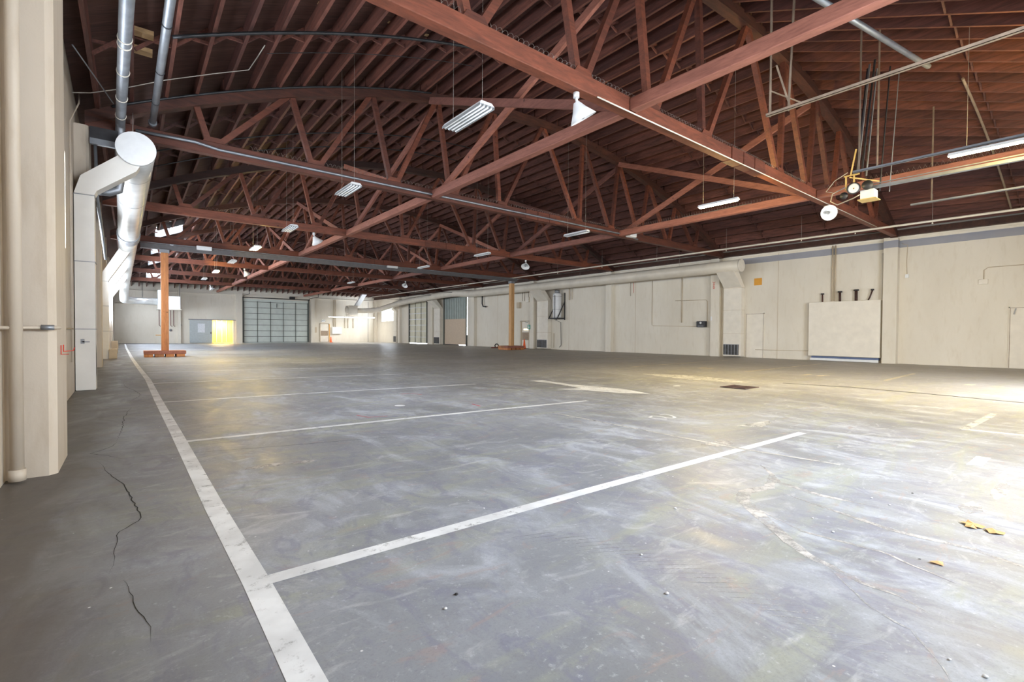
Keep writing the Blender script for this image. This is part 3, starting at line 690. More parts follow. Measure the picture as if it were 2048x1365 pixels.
archpipe(11.35, 2.3, 7.6, .12, .008, 'black_pipe', 'thin dark wire strung beneath the joists behind the black conduit')
archpipe(17.6, .6, 12, .2, .02, 'black_pipe', 'thin black conduit under the joists between second and third trusses')
archpipe(19.3, .6, 12, .2, .02, 'black_pipe', 'thin black conduit under the joists just before the third truss')
archpipe(2.4, 16, 25.5, .22, .03, 'steel_tan', 'dusty conduit under the sloping joists at upper right')
pipe('conduit', [(.1, 13.55, 5.62), (1.2, 13.6, 5.66), (1.7, 13.63, 5.60), (8, 13.64, 5.60), (17.3, 13.64, 5.60), (18.2, 13.64, 5.5)], .035, 'galv', 'grey pipe fixed along the bottom chord of the second truss', 'conduit')
pipe('conduit', [(6.6, 5.86, 5.46), (12, 5.86, 5.46), (23, 5.86, 5.46)], .014, 'duct_paint', 'pale conduit along the underside of the nearest truss chord', 'conduit')
# junction housing where tie beam meets second truss
t = thing('junction_box', 'white junction box on the second truss beside the right tie beam', 'box', (17.5, 13.6, 5.5))
MB().bevbox(17.35, 17.8, 13.4, 13.66, 5.50, 5.72, .02).build('housing', M['white'], t)
MB().tube([(17.8, 13.5, 5.65), (17.9, 12.3, 5.82), (17.12, 10.6, 5.80), (17.12, 8, 5.80)], .018, 6).build('cable', M['wire'], t)
# left wall pipes
t = thing('downpipe', 'cream painted downpipe in the corner beside the nearest left pier', 'pipe', (-.71, 5.36, 0))
MB().tube([(-.715, 5.38, .02), (-.715, 5.38, 6.0)], .042, 14).build('run', M['wall_left'], t)
MB().tube([(-.715, 5.38, .0), (-.715, 5.38, .09)], .052, 14).build('foot', M['wall_left'], t)
t = thing('air_line', 'cream horizontal pipe with a metal coupling across the nearest left pier', 'pipe', (-.7, 5.2, 1.2))
MB().tube([(xl(3)+.03, 3, 1.21), (xl(5.3)+.03, 5.28, 1.21), (xl(5.4)+.05, 5.44, 1.21), (-.52, 5.46, 1.215), (-.47, 5.52, 1.215)], .014, 8).build('run', M['wall_left'], t)
MB().tube([(-.58, 5.455, 1.215), (-.50, 5.463, 1.215)], .021, 8).build('coupling', M['galv'], t)
MB().tube([(xl(9)+.03, 6.5, 1.21), (xl(12)+.03, 12.2, 1.21)], .014, 8).build('run', M['wall_left'], t)
pipe('conduit', [(xl(12)+.03, 11.9, .6), (xl(12)+.03, 11.9, 5.0), (xl(12.5)+.12, 12.6, 5.6), (xl(13)+.1, 13.2, 6.0)], .014, 'wall_left', 'thin painted conduit up the left wall behind the duct drop', 'conduit', 6)
pipe('conduit', [(-.58, 13.5, 5.2), (-.55, 13.5, 4.0), (-.5, 16, 3.0)], .03, 'galv', 'grey conduit dropping from the box beside the second left pier', 'conduit', 8)
t = thing('bracket_hook', 'small red wire hook on the nearest left pier', 'hook', (-.49, 5.9, 1.0))
MB().tube([(-.485, 5.75, 1.06), (-.485, 5.75, .98), (-.44, 5.8, .98)], .004, 5).build('wire', M['red'], t)
MB().tube([(-.485, 5.95, 1.06), (-.485, 5.95, 1.0), (-.43, 6.1, 1.0), (-.42, 6.1, 1.03)], .004, 5).build('arm', M['red'], t)
t = thing('steel_bracket', 'grey steel angle bracket bridging second left pier and duct pipes', 'bracket', (-.4, 13.6, 5.35))
MB().box(-.66, -.20, 13.4, 13.44, 5.22, 5.47).build('plate', M['steel_dark'], t)
MB().box(-.66, -.20, 13.37, 13.47, 5.10, 5.22).build('ledge', M['galv'], t)
pipe('cable_stay', [(-.75, 11.0, 6.0), (-.25, 12.3, 5.65)], .012, 'steel_grey', 'slanting grey rod from left eave down to the thicker galvanised pipe', 'rod', 6)

# ================================================================== POSTS AND STRONGBACK
M['post_pale'] = wood('pale_post_lumber', (.52, .30, .13), (.70, .44, .21), (3, 3, .3), .6)
def post(x, y, label, glab, pm='fresh_wood'):
    t = thing('timber_post', label, 'post', (x, y, fz(x, y)+.3), 'timber posts propping the fourth truss')
    z0 = fz(x, y)+.30
    q = MB(); q.bevbox(x-.14, x+.02, y-.15, y+.15, z0, 5.02, .01); q.build('timber', M[pm], t)
    q = MB(); q.bevbox(x+.022, x+.16, y-.15, y+.15, z0, 5.02, .01); q.build('timber', M[pm], t)
    MB().bevbox(x-.18, x+.20, y-.19, y+.19, 4.98, 5.148, .01).build('steel_cap', M['steel_grey'], t)
    b = thing('wooden_pallet', glab, 'pallet', (x, y, fz(x, y)), 'timber cribs under the posts')
    z0 = fz(x, y)+.005
    for k in range(4):
        a = x-.82+.42*k; MB().bevbox(a, a+.34, y-.6, y+.6, z0, z0+.14, .008).build('block', M['fresh_wood'], b)
    for k in range(3):
        q = MB(); q.bevbox(x-.83, x+.83, y-.62+.42*k, y-.22+.42*k, z0+.142, z0+.295, .008); q.build('plank', M['brace'] if k == 0 else M['fresh_wood'], b)
post(1.28, 29.1, 'orange timber post on the left propping the grey beam', 'stacked timber base under the left post')
post(23.1, 29.1, 'pale timber post on the right propping the grey beam', 'stacked timber base under the right post', 'post_pale')
t = thing('shoring_beam', 'long grey shoring beam on two posts below the fourth truss', 'beam', (12, 29.2, 5.15))
MB().bevbox(.35, 23.6, 29.02, 29.22, 5.15, 5.40, .01).build('channel', M['beam_grey'], t)
MB().tube([(.0, 28.96, 5.44), (1.2, 28.96, 5.42), (6, 28.96, 5.42), (23.6, 28.96, 5.36), (24.4, 28.7, 5.38)], .022, 6).build('conduit', M['galv'], t)
q = MB(); q.bevbox(2.6, 3.25, 28.85, 28.99, 5.28, 5.48, .01); q.bevbox(12.8, 13.5, 28.85, 28.99, 5.28, 5.42, .01); q.build('junction_box', M['white'], t)

# ================================================================== LIGHTS
def fixture(x, y, z, lit, label, L=1.22, w=.30, m='lamp_yellow', group='hanging fluorescent fixtures', tubes=4):
    t = thing('fluorescent_fixture', label, 'light', (x, y, z), group)
    q = MB(); q.hexa([(x-w/2, y-L/2, z), (x+w/2, y-L/2, z), (x+w/2, y+L/2, z), (x-w/2, y+L/2, z), (x-w*.36, y-L/2+.02, z+.06), (x+w*.36, y-L/2+.02, z+.06), (x+w*.36, y+L/2-.02, z+.06), (x-w*.36, y+L/2-.02, z+.06)])
    q.build('housing', M['white'], t)
    for k in range(tubes):
        xx = x-w/2+w*(k+.5)/tubes
        MB().tube([(xx, y-L/2+.04, z-.022), (xx, y+L/2-.04, z-.022)], .017, 8).build('tube', M[m] if lit else M['tube_off_glow'], t)
    q = MB()
    for k in range(tubes-1):
        xx = x-w/2+w*(k+1)/tubes; q.box(xx-.003, xx+.003, y-L/2, y+L/2, z-.035, z)
    q.box(x-w/2, x-w/2+.005, y-L/2, y+L/2, z-.04, z); q.box(x+w/2-.005, x+w/2, y-L/2, y+L/2, z-.04, z)
    if not (lit and tubes < 3): q.build('reflector', M['reflector'], t)
    for yy in (y-L*.38, y+L*.38):
        MB().tube([(x, yy, z+.06), (x, yy, roof(x, yy, .60))], .004, 4, False).build('hanger_wire', M['wire'], t)
    if lit:
        l = bpy.data.lights.new('lamp', 'AREA'); l.shape = 'RECTANGLE'; l.size = w; l.size_y = L; l.energy = lit; l.color = (1, .74, .30)
        o = bpy.data.objects.new('lamp', l); COL.objects.link(o); o.location = (x, y, z-.06)
        p = bpy.data.lights.new('lamp', 'POINT'); p.energy = lit*1.4; p.color = (1, .72, .20); p.shadow_soft_size = .02
        o = bpy.data.objects.new('lamp', p); COL.objects.link(o); o.location = (x+w*.5+.03, y, z-.03)
    return t
Fz = 4.98
fixture(4.65, 7.15, Fz, 0, 'unlit white four-tube hanging fixture nearest the camera')
fixture(4.55, 12.8, Fz, 0, 'unlit white hanging fixture left of centre, next beyond the nearest')
fixture(4.6, 19.0, Fz, 0, 'small unlit hanging fixture third in the left row')
fixture(4.45, 24.5, Fz, 80, 'glowing yellow hanging fixture in the left row just before the grey beam')
fixture(4.35, 30.2, Fz, 0, 'unlit hanging fixture in the left row just beyond the grey beam')
fixture(4.25, 35.9, Fz, 80, 'glowing yellow hanging fixture farthest away in the left row')
fixture(4.2, 41.6, Fz, 0, 'tiny unlit hanging fixture at the far end of the left row')
fixture(13.35, 7.2, Fz, 130, 'glowing yellow hanging fixture over the middle beside the right tie beam', w=.14, tubes=2)
fixture(13.3, 12.8, Fz, 0, 'unlit slim hanging fixture over the middle just ahead of the second truss', w=.18, tubes=2)
fixture(13.4, 19.2, Fz, 0, 'small unlit hanging fixture over the middle between second and third trusses', w=.18, tubes=2)
fixture(13.4, 25.2, Fz, 0, 'tiny unlit hanging fixture over the middle beyond the third truss', w=.18, tubes=2)
fixture(13.4, 37, Fz, 0, 'tiny unlit hanging fixture over the middle well beyond the grey beam', w=.18, tubes=2)
fixture(13.3, 1.0, 4.905, 200, 'long bright yellow tube fixture at the right edge of the view', L=2.4, w=.10, tubes=1)
for k, x in enumerate((20.0, 22.0, 24.0)):
    t = thing('strip_light', ('left', 'middle', 'right')[k]+' one of three low white strip lights at the far right corner', 'light', (x, 60.3, 2.95), 'low white strip lights at the far right')
    MB().bevbox(x-.96, x+.96, 60.24, 60.36, 3.0, 3.06, .01).build('housing', M['white'], t)
    MB().tube([(x-.94, 60.3, 2.97), (x+.94, 60.3, 2.97)], .03, 8).build('tube', M['lamp_white'], t)
    for xx in (x-.7, x+.7): MB().tube([(xx, 60.3, 3.06), (xx, 60.3, roof(xx, 60.3, .55))], .004, 4, False).build('hanger_wire', M['wire'], t)
    l = bpy.data.lights.new('lamp', 'AREA'); l.shape = 'RECTANGLE'; l.size = 1.9; l.size_y = .1; l.energy = 45; l.color = (1, .95, .85)
    o = bpy.data.objects.new('lamp', l); COL.objects.link(o); o.location = (x, 60.3, 2.9)
def flood(x, y, label, aim, rz=0):
    z = 5.46; t = thing('flood_lamp', label, 'lamp', (x, y, z), 'flood lamps under the truss chords')
    MB().tube([(x, y, z), (x, y, z-.09)], .055, 12).build('mount', M['white'], t)
    MB().tube([(x, y, z-.09), (x+.02, y, z-.16)], .025, 8).build('knuckle', M['white'], t)
    a = Vector(aim).normalized(); c = Vector((x+.02, y, z-.20))
    MB().lathe([(.05, -.04), (.085, .02), (.13, .10), (.25, .27), (.243, .27), (.12, .11), (.0, .1)], c, a, 20).build('shade', M['white'], t)
    MB().lathe([(0, .1), (.05, .12), (.06, .2), (.03, .26), (0, .27)], c, a, 12).build('bulb', M['reflector'], t)
flood(6.2, 6.0, 'white bell-shaped flood lamp hanging from the nearest truss chord', (.45, -.1, -.75))
flood(18.05, 6.0, 'round flood lamp under the right end of the nearest truss', (-.75, -.6, -.3))
flood(6.2, 21.6, 'white flood lamp under the third truss at left of centre', (.5, .2, -.7))
flood(18.2, 21.6, 'small flood lamp under the third truss at right', (-.4, -.3, -.6))
flood(6.1, 37.2, 'white flood lamp under the fifth truss', (.5, .2, -.7))
flood(5.8, 52.8, 'white flood lamp under the last truss', (.4, -.2, -.7))
flood(18.1, 37.2, 'tiny flood lamp under the fifth truss at right', (-.4, -.3, -.6))

# ================================================================== OVERHEAD DOOR TRACKS, UPPER RIGHT
def track(x, y1, z, label, m, hang):
    t = thing('door_track', label, 'track', (x, 1, z), 'overhead door tracks at upper right')
    q = MB(); q.box(x-.03, x+.03, YN+.05, y1, z, z+.008); q.box(x-.03, x-.024, YN+.05, y1, z, z+.05); q.box(x+.024, x+.03, YN+.05, y1, z, z+.035); q.build('rail', M[m], t)
    for yy, dx_ in hang:
        q = MB(); q.beam((x+.04, yy, z), (x+.04+dx_, yy, roof(x, yy, .3)), .04, .006); q.beam((x+.04, yy, z), (x+.04+dx_, yy, roof(x, yy, .3)), .006, .04); q.build('hanger', M['steel_tan'], t)
    return t
TR1 = track(8.72, 3.84, 5.0, 'brown steel door track nearest the camera, hanging from angle irons', 'steel_tan', ((3.8, 0), (3.5, .25), (.4, 0)))
track(13.25, 3.85, 4.98, 'pale steel door track just left of the hoist motor', 'galv', ((3.75, 0), (3.4, 0), (.5, 0)))
track(17.95, 3.76, 5.0, 'pale steel door track lowest at the right edge of the view', 'galv', ((3.3, 0), (.5, 0)))
q = MB(); q.beam((8.75, 3.7, 5.85), (9.35, 3.7, 5.3), .03, .006); q.beam((8.75, 3.8, 5.45), (9.3, 3.5, 5.3), .03, .006)
q.build('brace', M['steel_tan'], TR1)
t = thing('door_opener', 'door hoist motor with pulley wheels at the end of its rail', 'motor', (15.0, 4.3, 4.95))
q = MB(); q.box(14.97, 15.08, YN+.05, 4.1, 4.98, 5.05); q.box(14.92, 14.95, YN+.05, 4.1, 5.07, 5.09); q.build('rail', M['galv'], t)
q = MB(); q.bevbox(14.85, 15.15, 3.85, 4.15, 4.72, 4.95, .01); q.build('housing', M['white'], t)
q = MB(); q.box(14.8, 15.2, 3.80, 4.2, 4.69, 4.71); q.build('bracket', M['brass'], t)
q = MB(); q.lathe([(.02, 0), (.05, 0), (.13, -.01), (.13, .03), (.10, .035), (.02, .03)], (14.80, 4.28, 5.02), (-1, -.1, 0), 24); q.build('wheel', M['white'], t)
q = MB(); q.lathe([(.0, 0), (.12, 0), (.12, .04), (.0, .04)], (14.80, 3.98, 5.04), (-1, -.1, 0), 24); q.lathe([(.13, .0), (.15, 0), (.15, .045), (.13, .045)], (14.80, 4.28, 5.02), (-1, -.1, 0), 24); q.lathe([(0, 0), (.09, 0), (.09, .04), (0, .04)], (14.82, 4.5, 4.88), (-1, -.1, 0), 20); q.build('wheel', M['steel_dark'], t)
q = MB(); q.tube([(14.9, 4.5, 5.12), (14.85, 4.78, 5.0), (14.85, 4.82, 4.8), (14.85, 4.66, 4.68), (14.85, 4.3, 4.78), (14.85, 4.15, 4.85)], .016, 8); q.tube([(14.9, 4.45, 5.5), (14.9, 4.75, 5.35), (14.9, 4.95, 5.1), (14.9, 4.8, 5.05)], .012, 8); q.build('cable', M['wire'], t)
q = MB()
for y in (4.32, 4.5): q.beam((14.95, y, 5.05), (14.95, y, 5.42), .035, .035)
q.beam((14.95, 4.2, 5.42), (14.95, 4.55, 5.42), .03, .03); q.beam((14.9, 4.4, 5.36), (15.9, 4.0, 5.36), .03, .03); q.beam((14.95, 4.40, 5.42), (15.0, 4.3, 6.1), .035, .035)
q.build('frame', M['brass'], t)
for k, (xx, yy) in enumerate(((14.6, 3.9), (14.75, 4.05), (14.95, 4.15), (15.15, 4.0), (15.3, 3.75), (15.5, 3.6))):
    o = MB().beam((xx+.3, yy, roof(15.2, 4, .2)), (xx+.05*k, yy+.15, 5.42 if k < 4 else 5.0), .05, .02).build('angle_iron', M['steel_grey'] if k % 2 else M['steel_dark'])
    tag(o, ('leftmost', 'second from left', 'third from left', 'fourth from left', 'fifth from left', 'rightmost')[k]+' steel angle in the bundle hanging above the hoist motor', 'angle iron', 'hanging angle irons above the hoist')

# ================================================================== RIGHT WALL ITEMS
def wbox(name, y0, y1, z0, z1, x0, m, label, cat, b=.01):
    return tag(MB().bevbox(x0, XR-.002, y0, y1, z0, z1, b).build(name, M[m]), label, cat)
t = thing('wall_cover', 'large plain cream box cover standing out from the right wall', 'cover', (26.2, 7.8, .15))
MB().bevbox(26.10, XR-.003, 6.45, 9.32, .16, 2.76, .008).build('face', M['cream'], t)
MB().box(26.16, XR-.003, 6.5, 9.2, .04, .14).build('kick_gap', M['blue'], t)
MB().box(26.13, 26.17, 6.5, 9.25, -.06, .05).build('sill', M['white'], t)
for y, h, r, lab in ((8.80, .36, .035, 'thin brown cut pipe left of the four above the cream cover'), (8.07, .42, .05, 'brown cut pipe second from left above the cream cover'), (7.42, .46, .06, 'thickest brown cut pipe above the cream cover'), (6.80, .44, .03, 'bent brown cable end at right above the cream cover')):
    t = thing('cut_pipe', lab, 'pipe', (26.25, y, 2.77), 'cut pipes above the cream cover')
    k = .12 if r == .03 else 0
    MB().tube([(26.28, y+k*1.3, 2.77), (26.28, y+k*.8, 2.9), (26.27, y, 2.77+h)], r, 10).build('stub', M['dark_wood'], t)
    MB().lathe([(0, 0), (r*1.5+.02, 0), (r*1.5+.02, .06), (0, .06)], (26.27, y, 2.77+h), (0, 0, 1), 12).build('end', M['steel_dark'], t)
pipe('conduit', [(26.34, 8.42, 2.8), (26.34, 8.42, 5.45)], .03, 'cream_tan', 'pair of tan conduits above the cream cover, left one', 'conduit')
pipe('conduit', [(26.34, 8.30, 2.8), (26.34, 8.30, 5.45)], .03, 'cream_tan', 'pair of tan conduits above the cream cover, right one', 'conduit')
pipe('conduit', [(26.36, 6.47, 2.8), (26.36, 6.47, 4.85)], .03, 'cream', 'cream conduit beside the near column above the cover', 'conduit')
t = thing('outlet', 'small white outlet hanging on a cable right of the near column', 'outlet', (26.38, 5.6, 3.7))
MB().bevbox(26.34, XR, 5.54, 5.66, 3.68, 3.84, .01).build('box', M['white'], t); MB().tube([(26.38, 5.6, 3.84), (26.38, 5.62, 4.4), (26.38, 5.6, 5.1), (26.38, 5.8, 5.2)], .01, 6).build('cable', M['cream_tan'], t)
t = thing('outlet', 'cream outlet box on a bent conduit at the right edge', 'outlet', (26.38, 3.2, 3.3))
MB().bevbox(26.33, XR, 3.08, 3.34, 3.22, 3.42, .01).build('box', M['cream'], t); MB().tube([(26.37, 3.2, 3.42), (26.37, 3.2, 3.78), (26.37, 3.08, 3.88), (26.37, -1, 3.9)], .014, 6).build('conduit', M['cream_tan'], t)
def flushdoor(name, y0, y1, z1, label, hinge=True):
    z0 = fz(26, y0)+.01
    o = MB().box(XR-.03, XR+.002, y0, y1, z0, z1).build(name, M['cream'], kind='structure')
    q = MB()
    for a, b, c, d in ((y0-.04, y0, z0, z1+.04), (y1, y1+.04, z0, z1+.04), (y0-.04, y1+.04, z1, z1+.04)): q.box(XR-.04, XR, a, b, c, d)
    q.build('door_frame', M['cream'], o)
    q = MB()
    for a, b, c, d in ((y0-.012, y0+.004, z0, z1), (y1-.004, y1+.012, z0, z1), (y0, y1, z1-.004, z1+.012)): q.box(XR-.043, XR-.03, a, b, c, d)
    q.build('gap', M['steel_tan'], o)
    if hinge: MB().bevbox(XR-.09, XR-.03, y0+.1, y0+.16, 1.0, 1.06, .01).build('door_handle', M['steel_grey'], o)
    if hinge: MB().beam((XR-.06, y1-.1, z1-.25), (XR-.06, y1-.15, z1-.02), .04, .03).build('closer', M['steel_grey'], o)
    return o
flushdoor('door_1', 1.1, 2.45, 2.26, '')
flushdoor('door_2', 11.6, 12.5, 2.28, '', False)
wbox('wall_sign', 11.72, 12.12, 3.82, 4.20, XR-.02, 'orange', 'plain orange square sign high on the right wall', 'sign')
pipe('conduit', [(26.37, 12.0, .35), (26.37, 9.35, .37)], .012, 'cream_tan', 'thin low conduit running to the cream cover', 'conduit')
t = thing('speaker_box', 'small black box with pale oval badge on the right wall', 'box', (26.3, 15.05, 1.75))
MB().bevbox(26.16, XR-.003, 14.80, 15.34, 1.58, 1.93, .02).build('case', M['steel_dark'], t)
MB().lathe([(0, 0), (.07, 0), (.07, .004), (0, .004)], (26.158, 15.08, 1.83), (-1, 0, 0), 14).build('badge', M['white'], t)
MB().box(26.152, 26.16, 14.9, 15.25, 1.62, 1.66).build('slot', M['steel_grey'], t)
pipe('conduit', [(26.37, 18.58, 4.6), (26.37, 18.58, 1.75), (26.37, 18.45, 1.68), (26.37, 15.35, 1.62)], .014, 'cream_tan', 'conduit running down the right wall and across to the black box', 'conduit', 6)
pipe('conduit', [(26.37, 14.79, 1.9), (26.37, 14.79, 3.1), (26.37, 14.9, 3.18), (26.37, 16.9, 3.22)], .014, 'cream_tan', 'conduit rising from the black box and bending left', 'conduit', 6)
pipe('conduit', [(26.36, 16.44, 4.6), (26.36, 16.44, 1.86)], .028, 'cream_tan', 'thick vertical conduit left of the black box', 'conduit', 8)
pipe('conduit', [(26.37, 20.3, 4.6), (26.37, 20.3, 3.7)], .012, 'steel_tan', 'short thin conduit drop beside the second right column', 'conduit', 6)
pipe('conduit', [(26.37, 20.05, 4.6), (26.37, 20.05, 3.9)], .010, 'red', 'short reddish conduit drop beside the second right column', 'conduit', 6)
# red stencilled mark on the column
t = thing('stencil_mark', 'small red stencilled mark high on the right column by the capped duct', 'mark', (26.07, 14.25, 4.0))
q = MB(); X = 26.077
for a, b in (((14.32, 4.16), (14.24, 4.08)), ((14.16, 4.16), (14.24, 4.08)), ((14.24, 4.08), (14.24, 3.80)), ((14.30, 4.0), (14.18, 4.0)), ((14.30, 3.92), (14.18, 3.92)), ((14.30, 3.84), (14.24, 3.76)), ((14.18, 3.84), (14.24, 3.76))):
    q.beam((X, a[0], a[1]), (X, b[0], b[1]), .022, .006, (1, 0, 0))
q.build('strokes', M['red'], t)
o = tag(MB().box(26.070, 26.077, 14.33, 14.41, 1.95, 2.18).build('notice', M['white']), 'narrow white notice on the right column by the capped duct', 'notice')
# water heater on its stand
t = thing('water_heater', 'white water heater tank on a high dark steel stand', 'water heater', (26.0, 27.0, 2.3))
q = MB(); q.lathe([(0, 2.36), (.32, 2.36), (.34, 2.40), (.34, 4.16), (.30, 4.26), (0, 4.28)], (25.98, 27.0, 0), (0, 0, 1), 24); q.build('tank', M['white'], t)
q = MB(); q.tube([(25.98, 27.0, 4.26), (25.98, 27.0, 4.52)], .2, 16); q.build('top_collar', M['steel_grey'], t)
q = MB()
for y in (26.55, 27.5):
    q.beam((25.55, y, 2.30), (26.39, y, 2.30), .05, .08); q.beam((25.6, y, 2.32), (26.36, y, 3.6), .05, .06); q.beam((26.36, y, 2.2), (26.36, y, 4.3), .06, .06)
q.beam((25.58, 26.5, 2.30), (25.58, 27.55, 2.30), .06, .08); q.box(25.55, 26.39, 26.5, 27.55, 2.335, 2.355)
q.build('stand', M['steel_dark'], t)
q = MB(); q.tube([(25.98, 27, 3.0), (25.98, 27, 3.015)], .347, 24); q.tube([(25.98, 27, 4.0), (25.98, 27, 4.015)], .347, 24); q.build('strap', M['steel_dark'], t)
MB().tube([(25.63, 26.9, 4.1), (25.63, 26.9, 2.2), (26.3, 26.9, 2.0), (26.34, 26.9, .2), (26.34, 27.1, .05)], .02, 6).build('drain_pipe', M['steel_dark'], t)
q = MB(); q.tube([(26.3, 26.0, 4.6), (26.3, 26.0, 3.7)], .04, 8); q.tube([(26.3, 25.7, 4.6), (26.3, 25.7, 3.75)], .025, 8); q.build('supply_pipe', M['cream_tan'], t)
pipe('conduit', [(26.37, 27.75, 1.15), (26.37, 27.75, 0)], .02, 'cream_tan', 'short pipe rising from the floor beside the water heater', 'pipe', 6)
# exit door on the right wall
o = MB().box(XR-.05, XR+.002, 30.75, 31.72, -.17, 2.12).build('door_3', M['cream'], kind='structure')
MB().box(XR-.06, XR-.05, 30.8, 31.66, .55, 1.2).build('kick_board', M['board'], o)
MB().box(XR-.06, XR-.05, 30.85, 31.5, 1.38, 1.52).build('lite', M['lamp_yellow'] if False else simple('lit_door_lite', (1, .95, .8), .4, emit=(1, .85, .55), es=1.2), o)
q = MB()
for a, b, c, d in ((30.66, 30.74, -.17, 2.2), (31.73, 31.85, -.17, 2.2), (30.66, 31.85, 2.13, 2.2)): q.box(XR-.12, XR, a, b, c, d)
q.build('door_frame', M['cream_tan'], o)
MB().beam((XR-.14, 30.9, 2.05), (XR-.14, 31.2, 2.1), .05, .04).build('closer', M['steel_grey'], o)
t = thing('exit_sign', 'green square sign with white figure beside the right wall door', 'sign', (26.06, 30.42, 1.66))
MB().bevbox(26.05, 26.078, 30.30, 30.62, 1.46, 1.84, .004).build('plate', M['green'], t)
q = MB(); q.box(26.044, 26.05, 30.42, 30.50, 1.70, 1.78); q.box(26.044, 26.05, 30.40, 30.52, 1.56, 1.68); q.box(26.044, 26.05, 30.43, 30.49, 1.50, 1.56); q.build('figure', M['white'], t)
t = thing('traffic_cone', 'orange traffic cone standing by the exit door', 'cone', (24.9, 30.2, fz(25, 30)))
z = fz(25, 30)+.004
q = MB(); q.lathe([(.15, .03), (.13, .08), (.045, .74), (.03, .78), (0, .78)], (25.1, 29.9, z), (0, 0, 1), 20); q.build('body', M['cone'], t)
MB().bevbox(24.88, 25.32, 29.68, 30.12, z, z+.035, .01).build('base', M['rubber'], t)
tag(MB().tube([(26.3, 30.4, -.14), (26.3, 30.4, .95)], .02, 6).build('prop_rod', M['steel_dark']), 'dark rod leaning behind the orange cone', 'rod')
t = thing('cable_reel', 'small black coil lying on the floor behind the right post', 'coil', (24.3, 32.6, -.1))
MB().tube(arc((24.3, 32.6, fz(24, 32)+.2), .15, 0, 2*math.pi, 20, (1, -.3, 0), (0, 0, 1)), .045, 8, False).build('coil', M['rubber'], t)
q = MB(); q.tube([(25.0, 32.0, fz(24, 32)+.06), (23.6, 32.4, fz(24, 32)+.06)], .05, 8); q.build('handle', M['brace'], t)
q = MB(); t = thing('wall_box', 'two cream electrical boxes with conduits above the exit door', 'electrical box', (26.3, 31.5, 3.7))
MB().bevbox(26.25, XR, 30.75, 31.1, 3.75, 4.2, .01).build('box', M['cream'], t); MB().bevbox(26.2, XR, 31.9, 32.3, 3.3, 3.8, .01).build('box', M['cream_tan'], t)
for y in (30.9, 31.4, 31.7): q.tube([(26.37, y, 5.3), (26.37, y, 3.9)], .015, 6)
q.build('conduit', M['steel_tan'], t)
t = thing('black_elbow_pipe', 'black pipe with elbow coming down beside the third right column', 'pipe', (26.3, 37.4, 4)); MB().tube([(26.2, 37.5, 4.9), (26.2, 37.5, 3.9), (26.2, 37.35, 3.65), (26.2, 36.9, 3.6)], .06, 10).build('run', M['black_pipe'], t)
# roll-up doors
def rollup_x(name, y0, y1, z0, z1, rows, cols, m, x=XR+.02):
    o = MB().box(x, x+.04, y0, y1, z0, z1).build(name, M[m], kind='structure')
    q = MB()
    for i in range(rows+1): z = z0+(z1-z0)*i/rows; q.box(x-.08, x, y0, y1, z-.035, z+.035)
    q.build('rail', M['white'], o)
    q = MB()
    for i in range(cols+1): y = y0+(y1-y0)*i/cols; q.box(x-.045, x-.03, y-.05, y+.05, z0, z1)
    q.build('stile', M['frame_dark'], o)
    q = MB()
    for y in (y0-.12, y1+.02): q.box(x-.14, x-.02, y, y+.10, z0, z1+.1)
    q.build('track', M['frame_dark'], o)
    q = MB()
    for y in (y0-.06, y1+.06): q.tube([(x-.08, y, z1), (x-.14, y, z1+.22), (x-.4, y, z1+.32), (x-3.6, y, z1+.32), (x-3.6, y, z1+1.1)], .02, 6)
    q.build('overhead_track', M['black_pipe'], o)
    MB().tube([(x-.15, y0-.2, z1+.12), (x-.15, y1+.2, z1+.12)], .04, 8).build('spring_shaft', M['black_pipe'], o)
    return o
rollup_x('door_4', 48.75, 53.05, -.10, 4.72, 7, 3, 'panel_cream')
o = MB().box(XR+.02, XR+.06, 40.62, 44.8, 2.5, 4.75).build('door_5', M['panel_rib'], kind='structure')
q = MB()
for k in range(12): y = 40.7+.345*k; q.box(XR, XR+.02, y, y+.03, 2.5, 4.7)
q.build('rib', M['frame_dark'], o)
MB().box(XR+.0, XR+.06, 40.35, 44.8, 4.7, 4.85).build('top_seal', M['panel_rib'], o); MB().box(XR+.02, XR+.06, 42.0, 44.8, -.35, -.09).build('sill', M['steel_dark'], o); MB().box(XR+.02, XR+.06, 40.3, 40.64, -.3, .9).build('edge_board', M['steel_dark'], o)
MB().box(XR+.0, XR+.06, 40.62, 44.8, -.10, 2.55).build('lower_panel', simple('beige_panel', (.62, .50, .38), .5, var=.05), o)
q = MB(); q.box(XR-.12, XR, 44.8, 44.92, -.2, 4.8); q.box(XR-.12, XR, 40.40, 40.50, -.2, 4.8); q.build('track', M['frame_dark'], o)
q = MB()
for y in (40.45, 44.86): q.tube([(XR-.06, y, 4.75), (XR-.12, y, 4.97), (XR-.4, y, 5.07), (XR-3.6, y, 5.07), (XR-3.6, y, 5.9)], .025, 6)
q.build('overhead_track', M['black_pipe'], o); MB().tube([(XR-.13, 40.3, 4.9), (XR-.13, 45, 4.9)], .04, 8).build('spring_shaft', M['black_pipe'], o)

